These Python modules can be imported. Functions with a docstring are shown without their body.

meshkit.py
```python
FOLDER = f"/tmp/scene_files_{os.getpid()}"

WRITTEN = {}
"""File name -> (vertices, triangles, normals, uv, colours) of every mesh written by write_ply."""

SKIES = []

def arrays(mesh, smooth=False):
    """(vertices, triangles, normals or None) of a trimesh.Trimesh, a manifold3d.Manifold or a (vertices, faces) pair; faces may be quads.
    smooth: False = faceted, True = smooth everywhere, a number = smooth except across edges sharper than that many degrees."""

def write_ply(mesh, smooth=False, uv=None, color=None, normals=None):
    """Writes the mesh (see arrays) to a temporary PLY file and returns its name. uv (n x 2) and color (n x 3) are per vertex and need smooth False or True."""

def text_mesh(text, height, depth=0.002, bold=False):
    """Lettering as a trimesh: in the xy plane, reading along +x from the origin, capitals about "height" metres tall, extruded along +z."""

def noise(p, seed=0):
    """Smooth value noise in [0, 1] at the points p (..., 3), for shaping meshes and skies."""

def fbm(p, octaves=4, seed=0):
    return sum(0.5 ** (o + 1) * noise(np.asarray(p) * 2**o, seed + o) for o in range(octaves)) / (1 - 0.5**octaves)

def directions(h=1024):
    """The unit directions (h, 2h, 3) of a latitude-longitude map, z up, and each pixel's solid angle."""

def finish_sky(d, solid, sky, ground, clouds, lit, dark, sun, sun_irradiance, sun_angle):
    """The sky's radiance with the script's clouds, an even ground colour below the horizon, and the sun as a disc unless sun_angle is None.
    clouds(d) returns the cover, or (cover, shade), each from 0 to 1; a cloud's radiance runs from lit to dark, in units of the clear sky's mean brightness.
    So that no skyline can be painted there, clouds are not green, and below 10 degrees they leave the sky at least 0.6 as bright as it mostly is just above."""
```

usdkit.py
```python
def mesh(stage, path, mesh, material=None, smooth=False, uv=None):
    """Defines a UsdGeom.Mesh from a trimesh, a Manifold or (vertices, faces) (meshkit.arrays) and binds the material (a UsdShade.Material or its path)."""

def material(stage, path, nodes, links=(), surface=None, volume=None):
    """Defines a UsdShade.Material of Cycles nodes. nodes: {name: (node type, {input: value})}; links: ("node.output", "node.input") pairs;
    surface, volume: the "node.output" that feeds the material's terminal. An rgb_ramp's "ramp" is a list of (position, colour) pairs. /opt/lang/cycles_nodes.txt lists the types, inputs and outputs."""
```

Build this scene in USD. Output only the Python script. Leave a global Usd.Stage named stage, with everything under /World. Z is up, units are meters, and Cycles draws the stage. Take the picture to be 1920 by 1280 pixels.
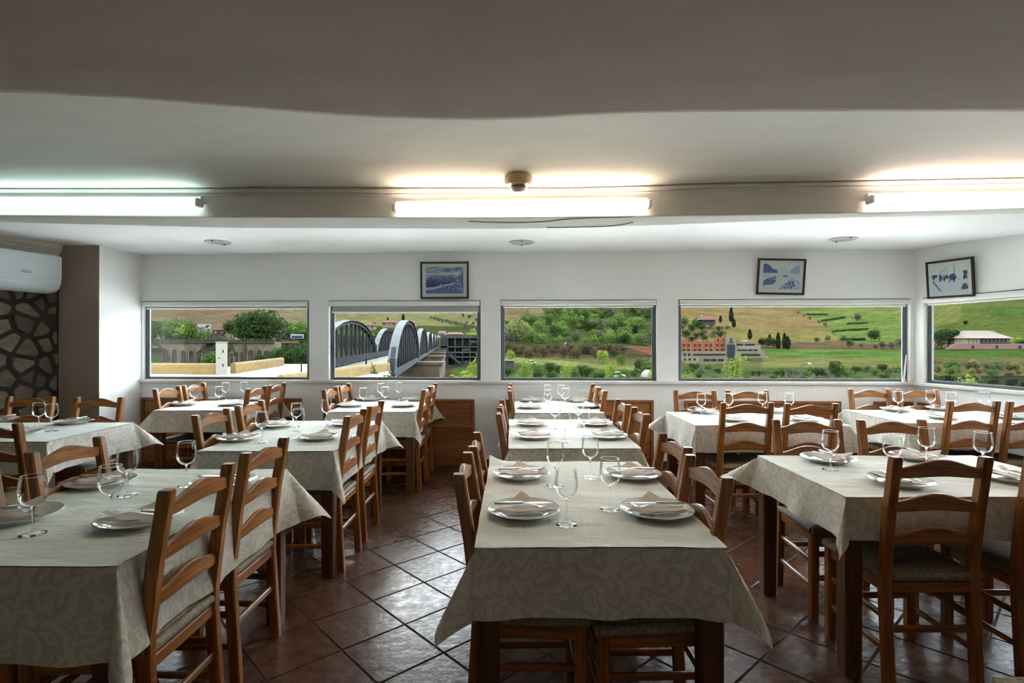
import math, random
import numpy as np, trimesh, shapely
from shapely import geometry as sg
from scipy.spatial import Voronoi
import usdkit, meshkit
from pxr import Usd, UsdGeom, UsdLux, UsdShade, Sdf, Gf

stage = Usd.Stage.CreateInMemory()
UsdGeom.SetStageUpAxis(stage, 'Z'); UsdGeom.SetStageMetersPerUnit(stage, 1.0)
UsdGeom.Xform.Define(stage, '/World')
random.seed(7); rng = np.random.default_rng(7)

# ---------------------------------------------------------------- camera, sky, sun, exposure
CAM_Z, FPX = 1.40, 1010.0
EXPOSURE = 3.2
SKY_STRENGTH = 1.4
SUN_STRENGTH = 0.72
KEXT = 0.080                     # overall reflectance level of the landscape
TUBE_COOL, TUBE_WARM = 1.05, 3.0 # radiance of the fluorescent tubes

cam = UsdGeom.Camera.Define(stage, '/World/camera')
cam.AddTranslateOp().Set(Gf.Vec3d(0, 0, CAM_Z)); cam.AddRotateXOp().Set(90.0)
cam.CreateHorizontalApertureAttr(36.0); cam.CreateVerticalApertureAttr(24.0)
cam.CreateFocalLengthAttr(36.0 * FPX / 1920.0)
cam.CreateClippingRangeAttr(Gf.Vec2f(0.02, 6000)); cam.CreateExposureAttr(EXPOSURE)

M = {}
def mat(name, nodes, links=(), surface='p.BSDF', volume=None):
    M[name] = usdkit.material(stage, '/World/Looks/' + name, nodes, links, surface=surface, volume=volume)
    return M[name]
UsdGeom.Scope.Define(stage, '/World/Looks')

mat('sky_look', {'tc': ('texture_coordinate', {}), 'sep': ('separate_xyz', {}),
    'ramp': ('rgb_ramp', {'ramp': [(0.0, (0.20, 0.21, 0.18)), (0.495, (0.20, 0.21, 0.18)), (0.505, (0.80, 0.90, 1.0)), (0.6, (0.78, 0.90, 1.05)), (1.0, (0.80, 0.98, 1.30))]}),
    'mr': ('map_range', {'from_min': -1.0, 'from_max': 1.0, 'to_min': 0.0, 'to_max': 1.0}),
    'n': ('noise_texture', {'scale': 2.3, 'detail': 5.0, 'roughness': 0.55}),
    'cr': ('rgb_ramp', {'ramp': [(0.0, (0, 0, 0)), (0.42, (0, 0, 0)), (0.62, (1, 1, 1)), (1.0, (1, 1, 1))]}),
    'up': ('map_range', {'from_min': 0.0, 'from_max': 0.12, 'to_min': 0.0, 'to_max': 1.0, 'clamp': True}),
    'mul': ('math', {'math_type': 'multiply'}),
    'mix': ('mix_color', {'b': (1.9, 1.9, 1.9), 'use_clamp': False}),
    'bg': ('background_shader', {'strength': SKY_STRENGTH})},
    [('tc.generated', 'sep.vector'), ('sep.z', 'mr.value'), ('mr.result', 'ramp.fac'), ('tc.generated', 'n.vector'), ('n.fac', 'cr.fac'), ('sep.z', 'up.value'),
     ('cr.color', 'mul.value1'), ('up.result', 'mul.value2'), ('mul.value', 'mix.fac'), ('ramp.color', 'mix.a'), ('mix.result', 'bg.color')], surface='bg.background')
dome = UsdLux.DomeLight.Define(stage, '/World/sky')
dome.CreateIntensityAttr(1.0); dome.CreateColorAttr(Gf.Vec3f(1, 1, 1))
UsdShade.MaterialBindingAPI.Apply(dome.GetPrim()).Bind(M['sky_look'])
sun = UsdLux.DistantLight.Define(stage, '/World/sun')
sun.CreateAngleAttr(0.6); sun.CreateIntensityAttr(SUN_STRENGTH); sun.CreateColorAttr(Gf.Vec3f(1.0, 0.95, 0.86))
sun.AddRotateXYZOp().Set(Gf.Vec3f(48, 0, -38))      # high, behind the room and to its bridge side

# ---------------------------------------------------------------- helpers
_used = {}
def numbered(parent, name):
    k = (parent, name); n = _used.get(k, 0); _used[k] = n + 1
    return f'{parent}/{name}' if n == 0 else f'{parent}/{name}_{n:03d}'
def tag(p, label=None, cat=None, group=None, kind=None):
    p = p.GetPrim() if hasattr(p, 'GetPrim') else p
    for k, v in (('label', label), ('category', cat), ('group', group), ('kind', kind)):
        if v: p.SetCustomDataByKey(k, v)
    return p
def place(x, loc, rot):
    x.AddTranslateOp().Set(Gf.Vec3d(*map(float, loc)))
    r = rot if isinstance(rot, (tuple, list)) else (0, 0, rot)
    x.AddRotateXYZOp().Set(Gf.Vec3f(*[math.degrees(a) for a in r]))
def thing(name, label, cat, loc=(0, 0, 0), rot=0.0, group=None, kind=None):
    x = UsdGeom.Xform.Define(stage, numbered('/World', name)); place(x, loc, rot)
    tag(x, label, cat, group, kind)
    return x.GetPrim()
def part(parent, name, mesh, m, smooth=False, label=None, kind=None):
    root = parent if isinstance(parent, str) else str(parent.GetPath())
    p = usdkit.mesh(stage, numbered(root, name), mesh, M[m] if isinstance(m, str) else m, smooth).GetPrim()
    return tag(p, label, None, None, kind)
def solo(name, mesh, m, label, cat, smooth=False, loc=(0, 0, 0), rot=0.0, group=None, kind=None):
    u = usdkit.mesh(stage, numbered('/World', name), mesh, M[m] if isinstance(m, str) else m, smooth)
    place(u, loc, rot); return tag(u, label, cat, group, kind)
def struct(name, mesh, m, label=None, smooth=False, loc=(0, 0, 0), rot=0.0):
    return solo(name, mesh, m, label, None, smooth, loc, rot, kind='structure')
def dup(src, name, label, cat, loc, rot, group=None, scale=None):
    x = UsdGeom.Xform.Define(stage, numbered('/World', name)); place(x, loc, rot)
    if scale is not None: x.AddScaleOp().Set(Gf.Vec3f(*([scale] * 3 if np.isscalar(scale) else scale)))
    x.GetPrim().GetReferences().AddInternalReference(src.GetPath()); x.GetPrim().SetInstanceable(True)
    tag(x, label, cat, group)
    return x.GetPrim()
class Bank:
    """The first copy is built by make(); later ones reference it."""
    def __init__(s, make): s.make, s.src = make, None
    def __call__(s, label, loc, rot, group=None):
        if s.src is None: s.src = s.make(label, loc, rot, group); return s.src
        n = s.src.GetName(); return dup(s.src, n, label, s.src.GetCustomDataByKey('category'), loc, rot, group)

def cat(*ms):
    vs, fs, n = [], [], 0
    for v, f in ms:
        f = np.asarray(f)
        if f.shape[1] == 4: f = np.vstack([f[:, [0, 1, 2]], f[:, [0, 2, 3]]])
        vs.append(v); fs.append(f + n); n += len(v)
    return np.vstack(vs), np.vstack(fs)
def _cham():
    s = np.array([[x, y, z] for x in (-1, 1) for y in (-1, 1) for z in (-1, 1)], float)
    pts, tags = [], []
    for c in s:
        for a in range(3):
            k = np.ones(3) * .8; k[a] = 1.0; pts.append(c * k); tags.append((c, a))
    h = trimesh.Trimesh(np.array(pts)).convex_hull
    order = [int(np.argmin(np.linalg.norm(np.array(pts) - v, axis=1))) for v in h.vertices]
    return tags, np.array([[order[i] for i in f] for f in h.faces])
_CT, _CF = _cham()
def cbox(lo, hi, b=0.003):
    lo, hi = np.asarray(lo, float), np.asarray(hi, float); c, h = (lo + hi) / 2, (hi - lo) / 2
    b = min(b, h.min() * .8)
    v = []
    for s, a in _CT:
        e = h - b; e = e.copy(); e[a] = h[a]; v.append(c + s * e)
    return np.array(v), _CF.copy()
def box(lo, hi):
    x0, y0, z0 = lo; x1, y1, z1 = hi
    v = np.array([[x0,y0,z0],[x1,y0,z0],[x1,y1,z0],[x0,y1,z0],[x0,y0,z1],[x1,y0,z1],[x1,y1,z1],[x0,y1,z1]], float)
    f = np.array([[0,3,2,1],[4,5,6,7],[0,1,5,4],[1,2,6,5],[2,3,7,6],[3,0,4,7]])
    return v, np.vstack([f[:, [0,1,2]], f[:, [0,2,3]]])
def obox(p, q, w, h, up=(0, 0, 1), b=0.0):
    """A bar from p to q of width w (sideways) and height h (along up)."""
    p, q = np.asarray(p, float), np.asarray(q, float); d = q - p; L = np.linalg.norm(d); d /= L
    s = np.cross(d, up); s /= np.linalg.norm(s); u = np.cross(s, d)
    v, f = (cbox((0, -w/2, -h/2), (L, w/2, h/2), b) if b else box((0, -w/2, -h/2), (L, w/2, h/2)))
    return p + v[:, :1] * d - v[:, 1:2] * s + v[:, 2:] * u, f
def loft(rings, caps=True):
    """rings: k x n x 3, closed sections."""
    r = np.asarray(rings, float); k, n = r.shape[:2]
    i, j = np.meshgrid(np.arange(k - 1), np.arange(n), indexing='ij')
    q = np.stack([i*n + j, i*n + (j+1) % n, (i+1)*n + (j+1) % n, (i+1)*n + j], -1).reshape(-1, 4)
    f = [q[:, [0,1,2]], q[:, [0,2,3]]]
    if caps:
        a = np.arange(1, n - 1)
        f.append(np.stack([np.zeros(n-2, int), a + 1, a], 1)); f.append(np.stack([np.full(n-2, (k-1)*n), (k-1)*n + a, (k-1)*n + a + 1], 1))
    return r.reshape(-1, 3), np.vstack(f)
def lathe(prof, n=32):
    """prof: (r, z) from bottom round to top; points on the axis allowed."""
    p = np.asarray(prof, float); a = np.arange(n) * 2 * np.pi / n
    r = np.stack([p[:, None, 0] * np.cos(a), p[:, None, 0] * np.sin(a), np.repeat(p[:, None, 1], n, 1)], -1)
    return loft(r, caps=False)
def tube(points, radius, n=8):
    p = np.asarray(points, float); t = np.gradient(p, axis=0); t /= np.linalg.norm(t, axis=1, keepdims=True)
    ref = np.array([0, 0, 1.0]) if abs(t[:, 2]).max() < .9 else np.array([1.0, 0.2, 0])
    s = np.cross(t, ref); s /= np.linalg.norm(s, axis=1, keepdims=True); u = np.cross(s, t)
    a = np.arange(n) * 2 * np.pi / n; R = np.broadcast_to(radius, (len(p),))[:, None, None]
    return loft(p[:, None] + R * (np.cos(a)[None, :, None] * u[:, None] + np.sin(a)[None, :, None] * s[:, None]))
def prism(poly, y0, y1, plane='xz'):
    """Extrudes a shapely polygon; plane xz: drawn in x,z and pushed from y0 to y1; xy: pushed along z."""
    if hasattr(poly, 'geoms'): return cat(*[prism(g, y0, y1, plane) for g in poly.geoms if g.geom_type == 'Polygon' and g.area > 1e-9])
    m = trimesh.creation.extrude_polygon(poly, abs(y1 - y0), engine='earcut')
    v, f = np.array(m.vertices), np.array(m.faces)
    if plane == 'xy':
        v = v.copy(); v[:, 2] += min(y0, y1); return v, f
    w = np.stack([v[:, 0], max(y0, y1) - v[:, 2], v[:, 1]], 1)
    return w, f
def grid(x, y, fn):
    """A sheet over x (n) and y (m); fn(X, Y) -> (n, m, 3)."""
    X, Y = np.meshgrid(x, y, indexing='ij'); P = fn(X, Y); n, m = X.shape
    i, j = np.meshgrid(np.arange(n-1), np.arange(m-1), indexing='ij')
    q = np.stack([i*m + j, (i+1)*m + j, (i+1)*m + j + 1, i*m + j + 1], -1).reshape(-1, 4)
    return P.reshape(-1, 3), np.vstack([q[:, [0,1,2]], q[:, [0,2,3]]])
def moved(mesh, loc=(0, 0, 0), rz=0.0, rx=0.0, ry=0.0, s=1.0):
    v, f = mesh; R = trimesh.transformations.euler_matrix(rx, ry, rz)[:3, :3]
    return (np.asarray(v) * s) @ R.T + np.asarray(loc, float), f
def lin(r, g, b):
    c = np.array([r, g, b], float) / 255
    return np.where(c <= .04045, c / 12.92, ((c + .055) / 1.055) ** 2.4)
def ext(r, g, b):
    c = lin(r, g, b); return tuple((c * .86 + c.mean() * .14) * KEXT)
def at(u, v, Y): return np.array([(u - 960) * Y / FPX, Y, CAM_Z + (640 - v) * Y / FPX])

# ---------------------------------------------------------------- materials
def pm(name, col, rough=.5, col2=None, scale=(6, 6, 6), detail=4., lo=.35, hi=.65, bump=None, space='object', dist=0.0, **kw):
    nodes = {'p': ('principled_bsdf', {'base_color': col, 'roughness': rough, **kw})}; links = []
    if col2 is not None or bump: nodes['tc'] = ('texture_coordinate', {}) if space == 'object' else ('geometry', {})
    src = 'tc.object' if space == 'object' else 'tc.position'
    if col2 is not None:
        nodes['mp'] = ('mapping', {'scale': scale}); nodes['n'] = ('noise_texture', {'scale': 1.0, 'detail': detail, 'roughness': .55, 'distortion': dist})
        nodes['r'] = ('rgb_ramp', {'ramp': [(0, col), (lo, col), (hi, col2), (1, col2)]})
        links += [(src, 'mp.vector'), ('mp.vector', 'n.vector'), ('n.fac', 'r.fac'), ('r.color', 'p.base_color')]
    if bump:
        bs, bd = bump; bs = bs if isinstance(bs, tuple) else (bs,) * 3
        nodes['bm'] = ('mapping', {'scale': bs}); nodes['bn'] = ('noise_texture', {'scale': 1.0, 'detail': 4.0}); nodes['b'] = ('bump', {'strength': .8, 'distance': bd})
        links += [(src, 'bm.vector'), ('bm.vector', 'bn.vector'), ('bn.fac', 'b.height'), ('b.normal', 'p.normal')]
    return mat(name, nodes, links)

pm('wall_paint', (.85, .86, .85), .75, col2=(.82, .83, .815), scale=(1.2, 1.2, 1.2), bump=(9, .006), space='position')
pm('ceiling_plaster', (.76, .75, .69), .8, col2=(.72, .71, .65), scale=(1.5, 4, 1.5), bump=((3, 8, 9), .005), space='position')
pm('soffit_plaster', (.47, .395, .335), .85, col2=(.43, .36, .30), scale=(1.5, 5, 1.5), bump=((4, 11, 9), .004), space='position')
pm('brown_paint_shade', (.36, .285, .22), .7, col2=(.33, .26, .20), scale=(2, 2, 2), bump=(9, .004), space='position')
pm('cornice_paint', (.60, .54, .44), .6)
WD, WL = (.105, .036, .008), (.34, .126, .023)
for ax, sc in (('x', (3, 60, 60)), ('y', (60, 3, 60)), ('z', (60, 60, 3))):
    pm('wood_' + ax, WD, .34, col2=WL, scale=sc, detail=5., lo=.28, hi=.62, dist=.6, coat_weight=.12, coat_roughness=.18)
pm('table_wood', (.055, .022, .008), .4, col2=(.11, .045, .015), scale=(50, 50, 3), lo=.3, hi=.65)
pm('plank_wood', (.20, .068, .018), .42, col2=(.40, .165, .048), scale=(2.2, 22, 22), detail=5., lo=.3, hi=.66, dist=1.0, space='position')
pm('plank_wood_dark', (.16, .052, .014), .42, col2=(.32, .125, .036), scale=(2.0, 26, 26), detail=5., lo=.3, hi=.66, dist=1.0, space='position')
pm('panel_frame_wood', (.20, .07, .02), .42, col2=(.29, .11, .03), scale=(20, 20, 3), space='position')
mat('rush', {'tc': ('texture_coordinate', {}), 'w': ('noise_texture', {'scale': 70., 'detail': 3.}), 'r': ('rgb_ramp', {'ramp': [(0, (.09, .065, .033)), (.4, (.17, .135, .078)), (.65, (.30, .255, .165)), (1, (.40, .35, .24))]}), 'p': ('principled_bsdf', {'roughness': .6})},
    [('tc.object', 'w.vector'), ('w.fac', 'r.fac'), ('r.color', 'p.base_color')])
# damask cloth: curling leaf sprays in two sheens of one grey-beige weave
mat('damask', {'tc': ('texture_coordinate', {}), 'wn': ('noise_texture', {'scale': 6.0, 'detail': 1.5, 'distortion': .8}), 'ws': ('vector_math', {'math_type': 'scale', 'scale': .16}), 'wa': ('vector_math', {'math_type': 'add'}),
    'v': ('voronoi_texture', {'scale': 11.0, 'feature': 'f1', 'randomness': .9}), 'vk': ('math', {'math_type': 'multiply', 'value2': 17.0}), 'n2': ('noise_texture', {'scale': 22.0, 'detail': 1.0, 'distortion': 1.6}), 'nk': ('math', {'math_type': 'multiply', 'value2': 9.0}), 'sm': ('math', {'math_type': 'add'}), 'sn': ('math', {'math_type': 'sine'}), 'm': ('map_range', {'from_min': -.25, 'from_max': .05, 'to_min': 0.0, 'to_max': 1.0, 'clamp': True}),
    'r': ('rgb_ramp', {'ramp': [(0, (.60, .575, .495)), (1, (.735, .71, .625))]}), 'rr': ('rgb_ramp', {'ramp': [(0, (.74, .74, .74)), (1, (.40, .40, .40))]}),
    'b': ('bump', {'strength': .3, 'distance': .0015}), 'p': ('principled_bsdf', {'sheen_weight': .12}), 'tr': ('translucent_bsdf', {'color': (.46, .44, .37)}), 'mx': ('mix_closure', {'fac': .14})},
    [('tc.object', 'wn.vector'), ('wn.color', 'ws.vector1'), ('tc.object', 'wa.vector1'), ('ws.vector', 'wa.vector2'), ('wa.vector', 'v.vector'), ('wa.vector', 'n2.vector'), ('v.distance', 'vk.value1'), ('n2.fac', 'nk.value1'), ('vk.value', 'sm.value1'), ('nk.value', 'sm.value2'), ('sm.value', 'sn.value1'), ('sn.value', 'm.value'),
     ('m.result', 'r.fac'), ('m.result', 'rr.fac'), ('r.color', 'p.base_color'), ('rr.color', 'p.roughness'), ('m.result', 'b.height'), ('b.normal', 'p.normal'), ('p.BSDF', 'mx.closure1'), ('tr.BSDF', 'mx.closure2')], surface='mx.closure')
# crepe paper cover: fine waffle and shallow creases
mat('crepe_paper', {'tc': ('texture_coordinate', {}), 'w1': ('wave_texture', {'bands_direction': 'x', 'scale': 42.0}), 'w2': ('wave_texture', {'bands_direction': 'y', 'scale': 55.0}), 'mp': ('mapping', {'scale': (3, 9, 3)}), 'n': ('noise_texture', {'scale': 1.0, 'detail': 3.0}),
    'a': ('math', {'math_type': 'add'}), 'k': ('math', {'math_type': 'multiply', 'value2': .10}), 'b0': ('bump', {'strength': .9, 'distance': .020}), 'b': ('bump', {'strength': .28, 'distance': .0010}), 'p': ('principled_bsdf', {'base_color': (.76, .785, .735), 'roughness': .85, 'specular_ior_level': .12})},
    [('tc.object', 'w1.vector'), ('tc.object', 'w2.vector'), ('tc.object', 'mp.vector'), ('mp.vector', 'n.vector'), ('w1.fac', 'a.value1'), ('w2.fac', 'a.value2'), ('n.fac', 'b0.height'), ('a.value', 'b.height'), ('b0.normal', 'b.normal'), ('b.normal', 'p.normal')])
pm('porcelain', (.66, .69, .63), .12, coat_weight=.3)
pm('rim_line', (.33, .38, .40), .2)
pm('napkin_paper', (.70, .615, .52), .8, bump=(300, .0004))
pm('steel', (.62, .62, .61), .22, metallic=1.0)
pm('knife_blade', (.55, .55, .54), .25, metallic=1.0)
mat('thin_glass', {'t': ('transparent_bsdf', {'color': (.975, .985, .98)}), 'g': ('glossy_bsdf', {'color': (1, 1, 1), 'roughness': .01}), 'lw': ('layer_weight', {'blend': .22}), 'k': ('math', {'math_type': 'multiply', 'value2': .62}), 'mx': ('mix_closure', {})},
    [('lw.fresnel', 'k.value1'), ('k.value', 'mx.fac'), ('t.BSDF', 'mx.closure1'), ('g.BSDF', 'mx.closure2')], surface='mx.closure')
mat('foot_glass', {'t': ('transparent_bsdf', {'color': (.97, .98, .975)}), 'g': ('glossy_bsdf', {'color': (1, 1, 1), 'roughness': .06}), 'lw': ('layer_weight', {'blend': .15}), 'mx': ('mix_closure', {})},
    [('lw.fresnel', 'mx.fac'), ('t.BSDF', 'mx.closure1'), ('g.BSDF', 'mx.closure2')], surface='mx.closure')
mat('solid_glass', {'g': ('principled_bsdf', {'base_color': (.97, .985, .98), 'roughness': 0.0, 'ior': 1.46, 'transmission_weight': 1.0})}, surface='g.BSDF')
mat('window_glass', {'t': ('transparent_bsdf', {'color': (.93, .95, .94)}), 'g': ('glossy_bsdf', {'color': (1, 1, 1), 'roughness': 0.0}), 'f': ('fresnel', {'IOR': 1.30}), 'mx': ('mix_closure', {})},
    [('f.fac', 'mx.fac'), ('t.BSDF', 'mx.closure1'), ('g.BSDF', 'mx.closure2')], surface='mx.closure')
for i, (a, b) in enumerate([((.060, .025, .013), (.100, .043, .022)), ((.050, .021, .012), (.085, .036, .020)), ((.072, .029, .014), (.11, .047, .023)), ((.055, .024, .014), (.09, .041, .024))]):
    mat(f'floor_tile_{"abcd"[i]}', {'g': ('geometry', {}), 'n': ('noise_texture', {'scale': 7. + i, 'detail': 5.}), 'r': ('rgb_ramp', {'ramp': [(0, a), (.35, a), (.68, b), (1, b)]}),
        'n2': ('noise_texture', {'scale': 16.0 + 3 * i, 'detail': 6., 'roughness': .62}), 'rr': ('rgb_ramp', {'ramp': [(0, (.14,) * 3), (.4, (.17,) * 3), (.66, (.36,) * 3), (1, (.45,) * 3)]}), 'b': ('bump', {'strength': .55, 'distance': .0045}), 'p': ('principled_bsdf', {'specular_ior_level': .34})},
        [('g.position', 'n.vector'), ('n.fac', 'r.fac'), ('r.color', 'p.base_color'), ('g.position', 'n2.vector'), ('n2.fac', 'rr.fac'), ('rr.color', 'p.roughness'), ('n2.fac', 'b.height'), ('b.normal', 'p.normal')])
pm('grout', (.035, .024, .018), .8, space='position', bump=(120, .002))
for i, (a, b) in enumerate([((.135, .10, .064), (.085, .06, .038)), ((.18, .14, .092), (.115, .085, .055)), ((.10, .07, .044), (.065, .045, .03)), ((.16, .135, .088), (.10, .08, .05))]):
    pm(f'wall_stone_{"abcd"[i]}', a, .75, col2=b, scale=(9, 9, 22), detail=6., bump=(26, .02), space='position')
pm('mortar', (.028, .020, .015), .95, bump=(60, .012), space='position')
pm('window_alu', (.085, .102, .115), .4)
pm('window_alu_light', (.22, .23, .24), .4)
pm('blind_white', (.76, .76, .73), .5)
pm('blind_grey', (.36, .40, .38), .7)
pm('marble_sill', (.72, .69, .64), .3, col2=(.60, .54, .48), scale=(5, 5, 5), lo=.45, hi=.7, space='position')
pm('skirting_tile', (.12, .055, .03), .3)
pm('white_plastic', (.56, .62, .64), .18, coat_weight=.4)
pm('grey_plastic', (.30, .32, .32), .4)
pm('detector_plastic', (.60, .44, .27), .45)
pm('dark_slot', (.02, .02, .02), .7)
pm('white_enamel', (.78, .77, .74), .35)
for n, c, s in (('tube_cool', (.74, 1.0, .97), TUBE_COOL), ('tube_warm', (1.0, .80, .62), TUBE_WARM), ('tube_rose', (1.0, .79, .68), TUBE_WARM)):
    mat(n, {'e': ('emission', {'color': c, 'strength': s})}, surface='e.emission')
pm('frame_black', (.022, .017, .013), .35)
pm('picture_mat', (.70, .72, .68), .8)
for n, c in (('ink_dark', (.045, .05, .20)), ('ink_mid', (.13, .16, .42)), ('ink_pale', (.36, .43, .62)), ('ink_wash', (.56, .66, .68)), ('ink_white', (.70, .75, .72))):
    pm(n, c, .5)
mat('ink_water', {'tc': ('texture_coordinate', {}), 'mp': ('mapping', {'scale': (9, 9, 60)}), 'n': ('noise_texture', {'scale': 1., 'detail': 5.}), 'r': ('rgb_ramp', {'ramp': [(0, (.05, .06, .24)), (.42, (.12, .15, .38)), (.55, (.34, .42, .56)), (.68, (.62, .70, .70)), (1, (.7, .75, .72))]}), 'p': ('principled_bsdf', {'roughness': .5})},
    [('tc.object', 'mp.vector'), ('mp.vector', 'n.vector'), ('n.fac', 'r.fac'), ('r.color', 'p.base_color')])
pm('black_cable', (.03, .028, .026), .5)
pm('paving_bounce', (.60, .59, .56), .8, space='position', col2=(.54, .53, .50), scale=(.6, .6, .6))
pm('rear_bounce', (.82, .74, .64), .8)
pm('ring_grey', (.46, .48, .47), .4)
# ---------------------------------------------------------------- the room shell
A = np.array([-4.30, 6.25]); B = np.array([4.37, 5.85]); LB = float(np.linalg.norm(B - A)); dB = (B - A) / LB
TH_B = math.atan2(dB[1], dB[0]); nB = np.array([dB[1], -dB[0]])          # nB points into the room
dR = np.array([.1613, -.9869]); TH_R = math.atan2(dR[1], dR[0]); LR = 8.7
Ecor = np.array([-4.75, 5.64]); dL = np.array([.229, .9734]); LL = 8.4; E0 = Ecor - LL * dL; TH_L = math.atan2(dL[1], dL[0])
def back_s(u):
    t = (u - 960) / FPX; Y = (A[1] - dB[1] / dB[0] * A[0]) / (1 - dB[1] / dB[0] * t)
    return (t * Y - A[0]) / dB[0]
def right_s(u):
    t = (u - 960) / FPX
    return (t * B[1] - B[0]) / (dR[0] - t * dR[1])
Z0, Z1 = .957, 1.866
WIN = [(back_s(267), back_s(579.5)), (back_s(616.5), back_s(901)), (back_s(938), back_s(1232)), (back_s(1272), back_s(1707))]
rw0, rw1 = right_s(1731), 3.1
bp = sg.box(-.5, 0, LB + .085, 2.56)
for a, b in WIN: bp = bp.difference(sg.box(a, Z0, b, Z1))
struct('wall_back', prism(bp, 0, .09), 'wall_paint', loc=(*A, 0), rot=TH_B)
rp = sg.box(-.02, 0, LR, 2.56).difference(sg.box(rw0, Z0, rw1, Z1))
struct('wall_right', prism(rp, 0, .09), 'wall_paint', loc=(*B, 0), rot=TH_R)
pier = sg.Polygon([(-4.30, 6.27), (-4.32, 5.64), (-4.74, 5.64), (-5.2, 5.64), (-5.2, 6.4), (-4.31, 6.4)])
struct('wall_pier', prism(pier, 0, 2.56, 'xy'), 'wall_paint')
struct('pier_shade_5', box((-4.735, 5.634, 0), (-4.32, 5.645, 2.5)), 'brown_paint_shade', 'pier face beside the stone wall with its shade put in as brown colour')  # thin brown sheet: the shade on the pier front, put into its colour
struct('wall_rear', box((-7.2, -1.2, 0), (7.2, -1.0, 2.56)), 'rear_bounce')  # unseen wall, set close and pale to bounce light onto the front table
struct('roof_slab', box((-7.5, -2.9, 2.56), (7.5, 6.75, 2.75)), 'brown_paint_shade')

# ceilings: the low strip by the windows, the beam, the recess with the tubes, the near soffit
def low_z(X, Y): return 2.402 - .055 * np.clip((X - 1.2) / 3.6, 0, 1) * np.clip((6.0 - Y) / 1.3, 0, 1)
struct('ceiling_low', grid(np.linspace(-6.4, 6.2, 60), np.linspace(3.0, 6.5, 20)[::-1], lambda X, Y: np.stack([X, Y, low_z(X, Y) + .006 * meshkit.noise(np.stack([X, Y, X * 0], -1) * 1.3)], -1)), 'wall_paint', smooth=True)
def bz(x): return np.interp(x, [-7, -3, -1.7, 0, 1.4, 2.1, 2.6, 3, 7], [2.14, 2.136, 2.125, 2.124, 2.138, 2.152, 2.165, 2.18, 2.24])
def bt(x): return np.interp(x, [-7, .3, .8, 1.2, 3, 7], [2.297, 2.297, 2.312, 2.326, 2.36, 2.40])
def by(x): return np.interp(x, [-7, -3.3, -1.77, 0, .78, 1.5, 2.1, 3, 7], [3.33, 3.33, 3.45, 3.48, 3.42, 3.33, 3.27, 3.30, 3.35])
xs = np.linspace(-7.1, 7.1, 120); FY = 3.15
sec = [[(x, FY, 2.55), (x, FY, bz(x) + .012), (x, FY + .004, bz(x) + .003), (x, FY + .014, bz(x)), (x, by(x) - .012, bz(x)), (x, by(x), bz(x) + .012), (x, by(x), 2.55)] for x in xs]
struct('ceiling_beam', loft(np.array(sec)[:, ::-1]), 'ceiling_plaster', smooth=35)
struct('ceiling_recess', grid(xs, np.linspace(1.2, FY + .05, 22)[::-1], lambda X, Y: np.stack([X, Y, bt(X) + .010 * (meshkit.noise(np.stack([X * .8, Y * 1.4, X * 0], -1)) - .5) - .02 * np.clip((2.3 - Y), 0, 1)], -1)), 'ceiling_plaster', smooth=True)
_u = np.array([0, 250, 500, 700, 860, 960, 1100, 1250, 1500, 1920.]); _v = np.array([180, 192, 212, 226, 231, 230, 222, 217, 215, 215.])
_Y = .75 * FPX / (640 - _v); _X = (_u - 960) * _Y / FPX
from scipy.interpolate import PchipInterpolator
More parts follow.
